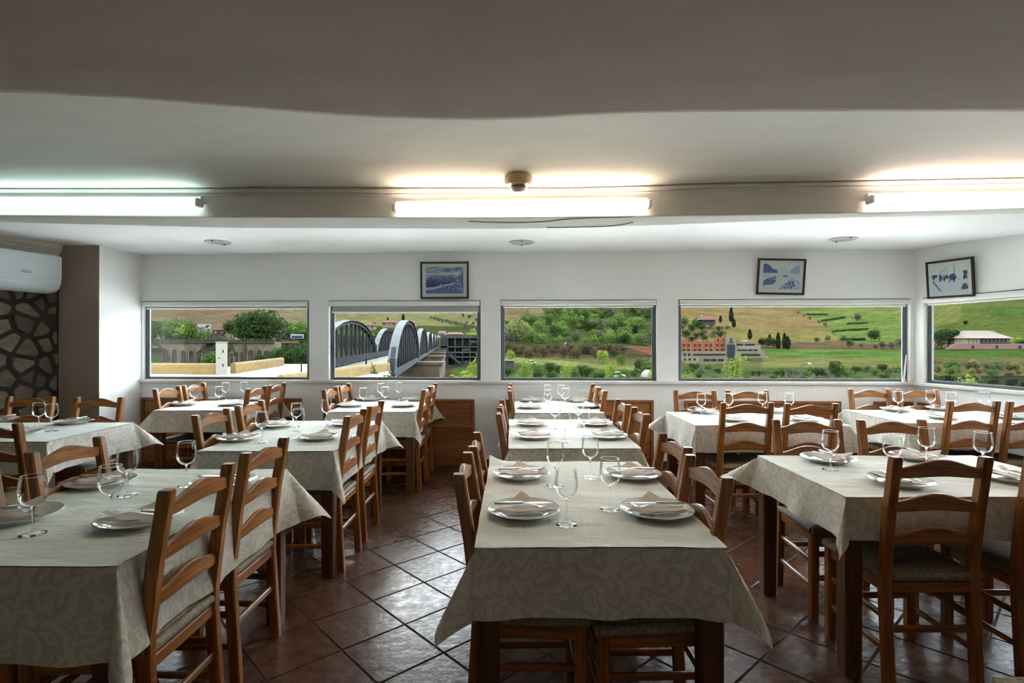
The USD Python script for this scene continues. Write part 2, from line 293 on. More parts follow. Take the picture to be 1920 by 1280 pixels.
_pc = PchipInterpolator(np.r_[-7.2, _X, 7.2], np.r_[1.55, _Y, 1.78])
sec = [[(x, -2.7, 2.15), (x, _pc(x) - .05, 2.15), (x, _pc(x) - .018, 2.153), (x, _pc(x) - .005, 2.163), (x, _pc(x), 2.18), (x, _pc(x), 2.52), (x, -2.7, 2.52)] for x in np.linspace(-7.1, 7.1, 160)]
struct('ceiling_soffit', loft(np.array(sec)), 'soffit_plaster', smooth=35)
struct('trim_1', loft([[(x, FY - .016, bt(x) - .012), (x, FY - .016, bt(x) - .030), (x, FY + .004, bt(x) - .030), (x, FY + .004, bt(x) - .012)] for x in xs]), 'ceiling_plaster', 'plastered bead along the top of the ceiling beam')
tag(struct('trim_2', loft([[(x, FY - .007, bt(x) - .040), (x, FY - .007, bt(x) - .047), (x, FY + .002, bt(x) - .047), (x, FY + .002, bt(x) - .040)] for x in xs]), 'white_enamel', 'thin white cable clipped along the ceiling beam'), None)

# left wall: rubble stone set in dark mortar below, plaster and a moulded cornice above
wl = UsdGeom.Xform.Define(stage, numbered('/World', 'wall_left')); place(wl, (*E0, 0), TH_L); tag(wl, None, None, None, 'structure'); wl = str(wl.GetPath())
part(wl, 'plaster', box((0, .0, 0), (LL + .1, .25, 2.56)), 'brown_paint_shade')
part(wl, 'mortar_bed', box((0, -.012, 0), (LL - .005, .0, 1.97)), 'mortar')
S0, ZS = LL - 2.7, 1.96
pts = []
for i in range(16):
    for j in range(11):
        pts.append((S0 + (i + .5 + rng.uniform(-.42, .42) + (j % 2) * .3) * .172, (j + .5 + rng.uniform(-.4, .4)) * .182))
pts = np.array(pts); bb = sg.box(S0, .01, LL - .01, ZS - .01)
mir = np.vstack([pts, *[pts * [1, -1], pts * [1, -1] + [0, 2 * ZS], pts * [-1, 1] + [2 * S0, 0], pts * [-1, 1] + [2 * LL, 0]]])
vor = Voronoi(mir)
def stone_mesh(pg, h):
    c = np.array(pg.exterior.coords)[:-1]
    if not pg.exterior.is_ccw: c = c[::-1]
    m = c.mean(0); n = len(c)
    rings = []
    for k, (sc, d) in enumerate(((1.0, 0.0), (.985, h * .55), (.90, h * .95), (.5, h * 1.08))):
        p = m + (c - m) * sc
        dd = d * (1 + .35 * (meshkit.noise(np.c_[p * 9, np.full(n, 3.)]) - .5) * (k > 0))
        rings.append(np.c_[p[:, 0], -dd, p[:, 1]])
    v = np.vstack(rings + [[m[0], -h * (1.0 + .2 * rng.uniform(-1, 1)), m[1]]]); f = []
    for r in range(3):
        for j in range(n):
            a, b, c2, d2 = r*n + j, r*n + (j+1) % n, (r+1)*n + (j+1) % n, (r+1)*n + j
            f += [(a, b, c2), (a, c2, d2)]
    for j in range(n): f.append((3*n + j, 3*n + (j+1) % n, 4*n))
    return v, np.array(f)
for k in range(len(pts)):
    reg = vor.regions[vor.point_region[k]]
    if -1 in reg or len(reg) < 3: continue
    pg = sg.Polygon(vor.vertices[reg]).intersection(bb).buffer(-.016)
    if pg.is_empty or pg.geom_type != 'Polygon' or pg.area < .0012: continue
    pg = pg.buffer(-.014).buffer(.012, quad_segs=2).simplify(.004)
    if pg.is_empty or pg.geom_type != 'Polygon' or pg.area < .001: continue
    part(wl, 'stone', stone_mesh(pg, rng.uniform(.018, .040)), 'wall_stone_' + 'abcd'[rng.integers(4)], smooth=40)
cp = sg.Polygon([(0, 2.42), (0, 2.29), (-.012, 2.29), (-.016, 2.31), (-.030, 2.325), (-.034, 2.345), (-.055, 2.365), (-.06, 2.42)])
cv, cf = prism(cp, 0, LL, 'xy'); cv = np.stack([cv[:, 2], cv[:, 0], cv[:, 1]], 1)
part(wl, 'cornice', (cv, cf), 'cornice_paint')

# floor: square terracotta tiles laid diagonally, joints recessed
fl = UsdGeom.Xform.Define(stage, numbered('/World', 'floor')); tag(fl, None, None, None, 'structure'); fl = str(fl.GetPath())
part(fl, 'grout', box((-7.2, -2.8, -.08), (7.2, 6.7, -.0035)), 'grout')
TS, TT, TO = .2354 * CAM_Z, .74434, np.array([-.3927, 1.5722]) * CAM_Z
ea, eb = np.array([math.cos(TT), math.sin(TT)]), np.array([-math.sin(TT), math.cos(TT)])
room = sg.Polygon([tuple(A + [-.5, 0]), tuple(A), tuple(B), tuple(B + dR * LR), (-7, -2.6), tuple(E0), tuple(Ecor), (-4.32, 5.64)])
room = sg.Polygon([tuple(A), tuple(B), tuple(B + dR * 8.55), tuple(E0 + dL * .1), tuple(Ecor), (-4.32, 5.64)]).buffer(.02)
seen, rest = [], []
for i in range(-30, 40):
    for j in range(-30, 40):
        c = TO + TS * ((i + .5) * ea + (j + .5) * eb)
        if not room.buffer(.2).contains(sg.Point(c)): continue
        q = sg.Polygon([c + TS * .5 * (sa * ea + sb * eb) * .9745 for sa, sb in ((-1, -1), (1, -1), (1, 1), (-1, 1))])
        q = q.intersection(room)
        if q.is_empty or q.geom_type != 'Polygon' or q.area < .002: continue
        X, Y = c; vis = Y > 1.9 and abs(X) < Y * .95 + .3
        (seen if vis else rest).append((c, q))
seen.sort(key=lambda e: e[0][1]); rest += seen[300:]; seen = seen[:300]
def tile_mesh(c, q):
    p = np.array(q.exterior.coords)[:-1]
    if not q.exterior.is_ccw: p = p[::-1]
    m = p.mean(0); g = rng.normal(0, .0016, 2)
    def ring(s, z): 
        r = m + (p - m) * s; return np.c_[r, z + (r - c) @ g]
    return loft([ring(1.0, -.009), ring(1.0, -.0028), ring(.985, 0.0)], caps=True)
for c, q in seen: part(fl, 'tile', tile_mesh(c, q), 'floor_tile_' + 'abcd'[rng.integers(4)])
part(fl, 'tile_rest', cat(*[tile_mesh(c, q) for c, q in rest]), 'floor_tile_a', kind='stuff')

# windows: aluminium frame, single pane; sill of pale marble
def window(n, s0, s1, origin, th, stay=False, mull=()):
    w = UsdGeom.Xform.Define(stage, f'/World/window_{n}'); place(w, (*origin, 0), th); tag(w, None, None, None, 'structure'); w = str(w.GetPath())
    b, y0, y1 = .040, .052, .089
    part(w, 'window_frame', cat(cbox((s0, y0, Z0), (s0 + b, y1, Z1)), cbox((s1 - b, y0, Z0), (s1, y1, Z1)), cbox((s0 + b, y0, Z0), (s1 - b, y1, Z0 + .028)), cbox((s0 + b, y0, Z1 - .05), (s1 - b, y1, Z1))), 'window_alu')
    i0, i1 = s0 + b, s1 - b
    part(w, 'glazing_bead', cat(*[cbox(l, h, .001) for l, h in (((i0, y0 + .004, Z0 + .028), (i0 + .007, y0 + .012, Z1 - .05)), ((i1 - .007, y0 + .004, Z0 + .028), (i1, y0 + .012, Z1 - .05)), ((i0 + .007, y0 + .004, Z0 + .028), (i1 - .007, y0 + .012, Z0 + .034)))]), 'window_alu_light')
    part(w, 'pane', box((i0 - .004, .070, Z0 + .024), (i1 + .004, .074, Z1 - .045)), 'window_glass')
    if stay: part(w, 'window_stay', cat(obox((s1 - .06, .015, Z0 + .02), (s1 - .012, .045, Z0 + .30), .014, .008), cbox((s1 - .075, .0, Z0), (s1 - .045, .03, Z0 + .035))), 'white_enamel')
for k, (a, b) in enumerate(WIN): window(k + 1, a, b, A, TH_B, stay=(k == 3))
window(5, rw0, rw1, B, TH_R)
struct('trim_3', cat(cbox((0, -.035, Z0 - .030), (LB - .03, .0, Z0)), *[box((a, -.001, Z0 - .001), (b, .056, Z0 + .003)) for a, b in WIN]), 'marble_sill', 'pale marble window sill running along the window wall', loc=(*A, 0), rot=TH_B)
struct('trim_4', cat(cbox((.03, -.035, Z0 - .030), (LR - .2, .0, Z0)), box((rw0, -.001, Z0 - .001), (rw1, .056, Z0 + .003))), 'marble_sill', 'pale marble window sill on the side wall', loc=(*B, 0), rot=TH_R)

# roller blinds in the window heads
def blind(label, s0, s1, drop, origin, th, grey=False):
    t = thing('roller_blind', label, 'blind', (*origin, 0), th, 'roller blinds in the window heads')
    a = np.linspace(0, 2 * np.pi, 17)[:-1]; prof = np.stack([.034 * np.sign(np.cos(a)) * np.abs(np.cos(a)) ** .6, .029 * np.sign(np.sin(a)) * np.abs(np.sin(a)) ** .6], 1) + [.012, Z1 - .0345]
    part(t, 'cassette', loft([[(s, p[0], p[1]) for p in prof] for s in (s0 + .012, s0 + .02, s1 - .02, s1 - .012)]), 'blind_white', 40)
    zb = Z1 - .064 - drop
    part(t, 'blind_cloth', box((s0 + .035, .022, zb + .012), (s1 - .035, .0245, Z1 - .05)), 'blind_grey' if grey else 'blind_white')
    part(t, 'bottom_bar', cbox((s0 + .032, .014, zb), (s1 - .032, .034, zb + .018), .004), 'blind_white')
    for s in (s0 + .004, s1 - .012): part(t, 'bracket', cbox((s, -.012, Z1 - .062), (s + .008, .045, Z1 - .004), .002), 'grey_plastic')
for nm, (a, b), d, g in (('viaduct', WIN[0], .028, True), ('bridge', WIN[1], .078, True), ('bushy hillside', WIN[2], .022, False), ('hotel', WIN[3], .022, False)):
    blind(f'rolled-up blind in the head of the window facing the {nm}', a, b, d, A, TH_B, g)
blind('rolled-up blind over the side-wall window facing the pink manor', rw0, rw1, .022, B, TH_R)

# wooden panels under the windows
def wood_panel(label, s0, s1, zt, origin, th, dark=False):
    t = thing('wood_panel', label, 'panel', (*origin, 0), th, 'wooden panels below the windows')
    part(t, 'panel_frame', cat(cbox((s0, -.032, .0), (s0 + .032, .0, zt)), cbox((s1 - .032, -.032, .0), (s1, .0, zt)), cbox((s0 + .032, -.032, zt - .030), (s1 - .032, .0, zt))), 'panel_frame_wood')
    n = 5; h = (zt - .030) / n
    for k in range(n):
        part(t, 'plank', cbox((s0 + .033, -.020 - .002 * (k % 2), k * h + .002), (s1 - .033, -.001, (k + 1) * h - .002), .004), 'plank_wood_dark' if (k + dark) % 2 else 'plank_wood')
PAN = [(back_s(268), back_s(567), .752, 'viaduct window'), (back_s(608), back_s(890), .750, 'bridge window'), (back_s(944), back_s(1225), .750, 'bushy-hillside window'), (back_s(1283), back_s(1575), .748, 'hotel window'), (back_s(1637), LB - .03, .748, 'narrow pier at the room corner')]
for k, (a, b, z, nm) in enumerate(PAN): wood_panel(f'brown plank panel in a frame below the {nm}', a, b, z, A, TH_B, k % 2)
wood_panel('brown plank panel in a frame below the side-wall window', .06, .55, .748, B, TH_R)
gaps = [(0, PAN[0][0]), (PAN[0][1], PAN[1][0]), (PAN[1][1], PAN[2][0]), (PAN[2][1], PAN[3][0]), (PAN[3][1], PAN[4][0])]
struct('baseboard_back', cat(*[cbox((a + .002, -.012, 0), (b - .002, .0, .075)) for a, b in gaps if b - a > .03]), 'skirting_tile', loc=(*A, 0), rot=TH_B)
struct('baseboard_right', cbox((.56, -.012, 0), (LR - .3, .0, .075)), 'skirting_tile', loc=(*B, 0), rot=TH_R)

# ---------------------------------------------------------------- lamps and ceiling fittings
def fluorescent(label, x0, x1, z0, z1, glow):
    t = thing('tube_light', label, 'lamp', ((x0 + x1) / 2, FY, (z0 + z1) / 2), (0, -math.atan2(z1 - z0, x1 - x0), 0), 'fluorescent tube lights along the beam')
    h = math.hypot(x1 - x0, z1 - z0) / 2
    part(t, 'batten', cbox((-h, -.030, .004), (h, .0, .046), .004), 'white_enamel')
    for s in (-1, 1): part(t, 'lamp_holder', cbox((s * h - .012, -.078, -.022), (s * h + .012, -.022, .024), .005), 'white_enamel')
    a = np.linspace(-h + .010, h - .010, 5)
    part(t, 'tube', tube(np.c_[a, np.full(5, -.058), np.zeros(5)], .0175, 14), glow, True)
fluorescent('cool-white tube light on the beam towards the air conditioner', -3.27, -1.80, 2.196, 2.196, 'tube_cool')
fluorescent('warm tube light on the beam behind the smoke detector', -.675, .79, 2.168, 2.190, 'tube_warm')
fluorescent('warm tube light on the beam towards the corner pictures', 2.06, 3.53, 2.214, 2.236, 'tube_rose')
sd = thing('smoke_detector', 'beige round smoke detector on the ceiling by the middle tube', 'smoke detector', (.034, 2.92, 2.297))
part(sd, 'base', lathe([(0, .004), (.070, .004), (.076, -.006), (.076, -.035), (.066, -.052), (.0, -.054)][::-1], 40), 'detector_plastic', 40)
part(sd, 'sensor_cage', lathe([(0, -.076), (.030, -.076), (.037, -.070), (.037, -.053), (.0, -.053)], 32), 'detector_plastic', 40)
part(sd, 'vent', cat(*[moved(box((.0368, -.0035, -.066), (.0388, .0035, -.056)), rz=k * 2 * np.pi / 16) for k in range(16)]), 'dark_slot')
part(sd, 'cap', lathe([(0, -.088), (.020, -.087), (.034, -.081), (.040, -.076), (.0, -.075)], 32), 'white_plastic', 40)
def downlight(label, x, y):
    z = float(low_z(np.array(x), np.array(y))) + .001
    t = thing('recessed_downlight', label, 'lamp', (x, y, z), 0, 'switched-off ceiling downlights')
    part(t, 'trim_ring', lathe([(.100, .003), (.100, -.004), (.106, -.008), (.122, -.007), (.126, -.002), (.126, .004)], 40), 'ring_grey', 40)
    part(t, 'diffuser', lathe([(0, -.002), (.100, -.002), (.100, .003), (0, .003)], 40), 'white_plastic', 30)
    for s in (-1, 1): part(t, 'clip', cbox((-.008, s * .112 - .008, -.014), (.008, s * .112 + .008, -.004), .003), 'dark_slot')
downlight('round white downlight above the viaduct window', -2.96, 5.43)
downlight('round white downlight above the bushy-hillside window', .097, 5.46)
downlight('round white downlight near the corner pictures', 3.18, 5.17)
def cable(label, P):
    P = np.array(P); t = np.linspace(0, 1, len(P)); T = np.linspace(0, 1, 40); x = PchipInterpolator(t, P[:, 0])(T); y = PchipInterpolator(t, P[:, 1])(T)
    solo('loose_cable', tube(np.c_[x, y, bz(x) - .0028], .0026, 6), 'cornice_paint', label, 'cable', True)
cable('thin loose cable crossing the underside of the beam by the middle tube', [(-.26, 3.235), (-.03, 3.275), (.17, 3.262), (.32, 3.20), (.47, 3.17), (.72, 3.165)])
cable('short thin cable at the window edge of the beam underside', [(.22, 3.43), (.45, 3.42), (.62, 3.40), (.74, 3.30)])

# air conditioner on the stone wall
ac = thing('air_conditioner', 'white split air conditioner mounted above the stone wall', 'air conditioner', (*E0, 0), TH_L)
S1, S2 = LL - 1.02, LL - .13
def ac_loft(prof, a, b, c=.012):
    p = np.array(prof); m = p.mean(0)
    return loft([[(s, -d, z) for d, z in m + (p - m) * k] for s, k in ((a, .97), (a + c, 1.0), (b - c, 1.0), (b, .97))])
body = [(0, 1.905), (.085, 1.888), (.150, 1.900), (.190, 1.935), (.212, 1.985), (.222, 2.06), (.222, 2.245), (.210, 2.262), (.04, 2.268), (0, 2.268)]
part(ac, 'body', ac_loft(body[::-1], S1, S2), 'white_plastic', 40)
part(ac, 'front_panel', loft([[(s, -d, z) for d, z in [(.2215, 2.035), (.2265, 2.035), (.2265, 2.238), (.2215, 2.238)]][::-1] for s in (S1 + .02, S2 - .02)]), 'white_plastic', 30)
part(ac, 'louver', loft([[(s, -d, z) for d, z in [(.094, 1.8835), (.150, 1.8935), (.194, 1.930), (.216, 1.984), (.2185, 1.984), (.197, 1.926), (.151, 1.889), (.094, 1.8795)]] for s in (S1 + .05, S2 - .05)]), 'white_plastic', 40)
part(ac, 'display_window', cbox((S1 + .52, -.229, 2.055), (S1 + .60, -.2255, 2.085), .001), 'blind_grey')
part(ac, 'intake_grille', cat(*[box((S1 + .06 + k * .03, -.19, 2.262), (S1 + .075 + k * .03, -.05, 2.271)) for k in range(25)]), 'grey_plastic')

# framed blue prints
def framed_picture(label, w, h, loc, rot, scene):
    t = thing('framed_picture', label, 'picture', loc, rot, 'framed blue prints above the windows')
    b = .022; x, z = w / 2, h / 2
    part(t, 'picture_frame', cat(*[(lambda q: q)(loft([[(sx * (x - k), y, sz * (z - k)) for sx, sz in ((-1, -1), (1, -1), (1, 1), (-1, 1))] for k, y in ((0, 0), (0, -.017), (.005, -.021), (b - .004, -.021), (b, -.014), (b, -.002))], caps=False))]), 'frame_black')
    part(t, 'mount', box((-x + b - .002, -.010, -z + b - .002), (x - b + .002, -.002, z - b + .002)), 'picture_mat')
    pr = part(t, 'print', box((-x + .062, -.0108, -z + .060), (x - .062, -.0100, z - .060)), 'ink_water' if scene == 'boat' else 'ink_white')
    iw, ih = w - .124, h - .12; lay = [0]
    def shape(name, pts, m):
        lay[0] += 1; y = -.0108 - .00012 * lay[0]
        pg = sg.Polygon([(px * iw - iw / 2, pz * ih - ih / 2) for px, pz in pts]).buffer(0).intersection(sg.box(-iw/2, -ih/2, iw/2, ih/2))
        for g in getattr(pg, 'geoms', [pg]):
            if g.geom_type == 'Polygon' and not g.is_empty: part(pr, name, prism(g, y, -.0106), m)
    def blob(cx, cz, rx, rz, k=0):
        a = np.linspace(0, 2 * np.pi, 11)[:-1]; r = 1 + .25 * np.sin(a * 3 + k) + .12 * np.cos(a * 5 + 2 * k)
        return [(cx + rx * r_ * math.cos(q), cz + rz * r_ * math.sin(q)) for q, r_ in zip(a, r)]
    if scene == 'boat':
        shape('sky_band', [(0, .72), (1, .70), (1, .78), (.5, .80), (0, .77)], 'ink_wash')
        shape('hull', [(0, .50), (.3, .54), (.76, .58), (.80, .50), (.76, .40), (.5, .34), (.2, .25), (0, .22)], 'ink_dark')
        for k in range(13): shape('rower', blob(.03 + k * .058, .535 + .006 * k + .01 * (k % 3), .020, .055, k), 'ink_dark' if k % 3 else 'ink_mid')
        shape('foam', [(0, .22), (.22, .24), (.45, .33), (.62, .37), (.80, .44), (.72, .33), (.5, .27), (.25, .16), (.1, .12), (0, .14)], 'ink_wash')
        shape('wake', [(0, .13), (.25, .16), (.55, .27), (.75, .26), (.9, .12), (1, .0), (0, 0)], 'ink_mid')
        for k in range(14): shape('splash', blob(.36 + (k * .37 % 1) * .42, .16 + (k * .61 % 1) * .22, .018, .024, k), 'ink_wash' if k % 2 else 'ink_dark')
        shape('bank', [(.86, .64), (.93, .72), (1, .88), (1, .1), (.95, .3), (.88, .5)], 'ink_mid')
        for k in range(7): shape('oar', [(.28 + k * .07, .44), (.33 + k * .07, .56), (.338 + k * .07, .556), (.29 + k * .07, .435)], 'ink_wash')
    elif scene == 'river':
        shape('hill', [(0, 1), (.10, 1), (.18, .93), (.27, .80), (.36, .79), (.40, .68), (.46, .65), (0, .645)], 'ink_mid')
        shape('hill', [(.36, .78), (.45, .86), (.55, .89), (.64, .82), (.72, .68), (.72, .645), (.42, .645)], 'ink_wash')
        shape('hill', [(.70, .66), (.78, .80), (.88, .92), (1, .96), (1, .60), (.85, .62)], 'ink_pale')
        shape('water', [(0, .645), (1, .62), (1, .45), (.72, .35), (.45, .0), (0, 0)], 'ink_wash')
        shape('boat', [(.02, .36), (.12, .35), (.34, .40), (.37, .34), (.30, .20), (.18, .17), (.06, .17), (0, .10), (.02, .22)], 'ink_mid')
        for k in range(8): shape('boatman', blob(.09 + k * .036, .37 + .014 * k, .015, .05, k), 'ink_dark' if k % 2 else 'ink_mid')
        shape('boat', [(.53, .545), (.68, .555), (.67, .505), (.56, .50)], 'ink_dark')
        shape('mast', [(.60, .55), (.66, .70), (.665, .70), (.615, .55)], 'ink_pale')
        shape('quay', [(.45, 0), (.72, .36), (.80, .46), (1, .34), (1, 0)], 'ink_pale')
        shape('quay_edge', [(.45, 0), (.71, .33), (.73, .33), (.49, 0)], 'ink_mid')
        for k in range(12): shape('bush', blob(.62 + (k * .37 % 1) * .34, .06 + (k * .53 % 1) * .30, .030, .05, k), ('ink_mid', 'ink_dark', 'ink_white')[k % 3])
    else:
        shape('ground', [(0, .48), (1, .50), (1, 0), (0, 0)], 'ink_wash')
        shape('arch', [(.20, .66), (.27, .80), (.38, .91), (.49, .95), (.49, .925), (.39, .88), (.29, .77), (.235, .66)], 'ink_pale')
        for x0, t2 in ((.345, .88), (.45, .90)): shape('post', [(x0, .6), (x0 + .012, .6), (x0 + .012, t2), (x0, t2)], 'ink_pale')
        shape('post', [(.63, .55), (.665, .55), (.665, .98), (.63, .98)], 'ink_pale')
        shape('rail', [(.0, .44), (.04, .46), (.27, .05), (.21, .05)], 'ink_mid')
        for k, (cx, cz, rx, rz) in enumerate([(.05, .60, .05, .10), (.12, .64, .05, .05), (.25, .56, .05, .13), (.36, .54, .03, .10), (.43, .58, .04, .08), (.58, .56, .09, .13), (.64, .52, .06, .12), (.95, .68, .07, .10), (.93, .52, .06, .08), (.92, .16, .10, .11)]): shape('figure', blob(cx, cz, rx, rz, k), 'ink_dark')
        for k, (cx, w_) in enumerate([(.50, .02), (.62, .02), (.24, .015), (.36, .012)]): shape('leg', [(cx, .50), (cx + w_, .50), (cx + w_ * .8, .34 + .08 * (k > 1)), (cx, .34 + .08 * (k > 1))], 'ink_dark')
        shape('barrel', blob(.74, .34, .085, .15, 1), 'ink_white')
        for k in range(3): shape('barrel_mark', blob(.72 + .02 * k, .26 + .09 * k, .02, .03, k), 'ink_pale')
        shape('cart', [(.84, .44), (1, .42), (1, .32), (.86, .34)], 'ink_white')
    part(t, 'cover_glass', box((-x + b, -.0150, -z + b), (x - b, -.0145, z - b)), 'thin_glass')
def on_back(u, z, d=0.0):
    s = back_s(u); p = A + dB * s + nB * d; return (p[0], p[1], z)
TILT = math.radians(5)
framed_picture('black-framed blue print of rowers in a crowded boat', .548, .415, on_back(834.5, 2.088, .024), (math.radians(2.5), 0, TH_B), 'boat')
framed_picture('slightly crooked black-framed blue print of a river with hills', .512, .392, on_back(1461.5, 2.107, .030), (TILT, math.radians(1.4), TH_B), 'river')
p3 = B + dR * .43 - np.array([-dR[1], dR[0]]) * .03
framed_picture('black-framed blue print of people beside a barrel, on the side wall', .495, .385, (p3[0], p3[1], 2.032), (TILT, math.radians(1.5), TH_R), 'barrel')
# ---------------------------------------------------------------- chairs
def rsec(cx, cy, z, hx, hy, c=.006):
    return [(cx - hx + c, cy - hy, z), (cx + hx - c, cy - hy, z), (cx + hx, cy - hy + c, z), (cx + hx, cy + hy - c, z), (cx + hx - c, cy + hy, z), (cx - hx + c, cy + hy, z), (cx - hx, cy + hy - c, z), (cx - hx, cy - hy + c, z)]
def rush_seat():
    hw0, hw1, d = .187, .205, .188      # half widths at the back and the front, half depth
    n = 57; q = np.linspace(-1, 1, n)
    def fn(U, V):
        hw = hw0 + (hw1 - hw0) * (V + 1) / 2
        au, av = np.abs(U), np.abs(V); m = np.maximum(au, av); side = au > av
        cord = np.abs(np.sin(m * np.pi * 11.5)) * .0042 + .0012 * np.abs(np.sin(np.where(side, V, U) * 60))
        edge = np.clip((m - .86) / .14, 0, 1)
        z = .470 - .010 * (1 - m) + cord * (m < .985) - .018 * edge ** 2
        return np.stack([U * hw, V * d, z], -1)
    top = grid(q, q, fn)
    bot = cbox((-hw0 + .004, -d + .004, .428), (hw0 - .004, d - .004, .462), .012)
    rim = []
    for s in range(4):
        L = np.linspace(-1, 1, 60); rr = .0185 + .0016 * np.abs(np.sin(L * 52))
        if s == 0: P = np.c_[L * hw0, np.full(60, -d + .004), np.full(60, .449)]
        elif s == 1: P = np.c_[L * hw1, np.full(60, d - .004), np.full(60, .449)]
        else:
            sg_ = 1 if s == 2 else -1; P = np.c_[sg_ * (hw0 + (hw1 - hw0) * (L + 1) / 2 - .004), L * d, np.full(60, .449)]
        rim.append(tube(P, rr, 10))
    return cat(top, bot, *rim)
RUSH = rush_seat()
def post_y(z): return float(np.interp(z, [0, .42, .50, .72, .95], [-.208, -.182, -.184, -.210, -.248]))
CHW = .178
def make_chair(label, loc, rot, group):
    t = thing('dining_chair', label, 'chair', loc, rot, group)
    for s in (-1, 1):
        zs = [0, .01, .2, .42, .5, .6, .72, .84, .938, .946]; k = [.92, 1, 1, 1, 1, 1, 1, 1, 1, .86]
        part(t, 'back_post', loft([rsec(s * CHW, post_y(z), z, .0195 * kk, .0215 * kk) for z, kk in zip(zs, k)]), 'wood_z', 35)
    for s in (-1, 1):
        part(t, 'front_leg', loft([rsec(s * .187, .172, z, .0205 * kk, .0205 * kk) for z, kk in ((0, .92), (.01, 1), (.455, 1), (.462, .86))]), 'wood_z', 35)
    X = np.linspace(-CHW + .012, CHW - .012, 25)
    for zt in (.902, .762, .622):
        secs = []
        for x in X:
            g = .5 + .5 * math.cos(math.pi * np.clip(x / (CHW - .02), -1, 1)); g = g ** .85
            top, bot = zt + .034 * g, zt - .042 + .010 * g; y = post_y((top + bot) / 2) - .010 * (1 - (x / CHW) ** 2); h = .0095
            secs.append([(x, y - h, bot + .003), (x, y - h + .003, bot), (x, y + h - .003, bot), (x, y + h, bot + .003), (x, y + h, top - .004), (x, y + h - .004, top), (x, y - h + .004, top), (x, y - h, top - .004)])
        part(t, 'back_slat', loft(np.array(secs)[:, ::-1]), 'wood_x', 35)
    part(t, 'seat', RUSH, 'rush', 50, 'woven rush seat')
    y0, y1 = -.186, .172
    part(t, 'seat_rail', cbox((-CHW, y0 - .011, .385), (CHW, y0 + .011, .428), .004), 'wood_x')
    part(t, 'seat_rail', cbox((-.187, y1 - .011, .385), (.187, y1 + .011, .428), .004), 'wood_x')
    for s in (-1, 1): part(t, 'seat_rail', obox((s * CHW, y0, .4065), (s * .187, y1, .4065), .022, .043, b=.004), 'wood_y')
    for s in (-1, 1):
        for z in (.155, .285): part(t, 'stretcher', obox((s * CHW, post_y(z), z), (s * .187, y1, z), .018, .026, b=.005), 'wood_y')
    for z in (.205, .325): part(t, 'stretcher', cbox((-.187, y1 - .009, z - .014), (.187, y1 + .009, z + .014), .005), 'wood_x')
    part(t, 'stretcher', cbox((-CHW, post_y(.24) - .009, .226), (CHW, post_y(.24) + .009, .254), .005), 'wood_x')
    return t
chair_bank = Bank(make_chair)
GC = 'ladder-back chairs set around the tables'
BACK = .245                                    # from the seat's middle back to the post tops
NAMES = {'T1': 'front table of the middle row', 'T2': 'second table of the middle row', 'T3': 'middle-row table by the window wall',
         'L1': 'shaded table below the cool-white tube', 'L2': 'table between shaded table and bridge window', 'L3': 'table under the bridge window', 'L4': 'table under the viaduct window', 'L5': 'table beside the stone wall',
         'R1': 'front crosswise table', 'R2': 'crosswise table under the hotel window', 'R3': 'table in the window corner'}
def spot(fr, sd): return f"{'front' if fr else 'rear'} {'stone-wall' if sd else 'corner'}-side"
# table: x0, x1, y0, y1; seats: (facing, back-top position across, along, front?, stone-wall side?)
TAB = {'T1': (-.116, .673, 1.69, 2.89), 'T2': (-.02, .78, 3.25, 4.45), 'T3': (.03, .835, 4.86, 5.90),
       'L1': (-1.935, -1.135, 1.546, 2.72), 'L2': (-1.85, -1.05, 3.17, 4.37), 'L3': (-1.69, -.90, 4.94, 5.98), 'L4': (-3.36, -2.59, 5.04, 6.06), 'L5': (-4.22, -3.0, 3.47, 4.28),
       'R1': (1.385, 2.60, 2.235, 3.04), 'R2': (1.41, 2.60, 4.136, 4.93), 'R3': (3.12, 4.33, 4.25, 5.08)}
SEATS = {'T1': [('+x', -.18, 2.03), ('+x', -.17, 2.52), ('-x', .715, 1.978), ('-x', .75, 2.49)], 'T2': [('+x', -.082, 3.545), ('+x', -.078, 4.0), ('-x', .842, 3.55), ('-x', .835, 4.06)],
         'T3': [('+x', -.022, 5.15), ('+x', -.02, 5.60), ('-x', .86, 5.15), ('-x', .865, 5.59)], 'L1': [('+x', -1.985, 1.87), ('+x', -1.972, 2.39), ('-x', -1.058, 1.832), ('-x', -1.085, 2.38)],
         'L2': [('+x', -1.945, 3.49), ('+x', -1.938, 3.99), ('-x', -1.0, 3.457), ('-x', -1.0, 3.95)], 'L3': [('+x', -1.775, 5.26), ('+x', -1.772, 5.69), ('-x', -.83, 5.25), ('-x', -.832, 5.69)],
         'L4': [('+x', -3.41, 5.33), ('+x', -3.405, 5.77), ('-x', -2.525, 5.33), ('-x', -2.515, 5.77)], 'L5': [('+y', 3.0, -2.93), ('-y', 4.40, -3.37), ('-y', 4.44, -3.97)],
         'R1': [('+y', 2.125, 1.69), ('+y', 2.15, 2.26), ('-y', 3.14, 1.715), ('-y', 3.13, 2.205)], 'R2': [('+y', 4.01, 1.745), ('+y', 3.95, 2.19), ('-y', 5.02, 1.70), ('-y', 5.03, 2.19)],
         'R3': [('+y', 4.12, 3.53), ('+y', 4.09, 3.96), ('-y', 5.16, 3.42), ('-y', 5.12, 3.855)]}
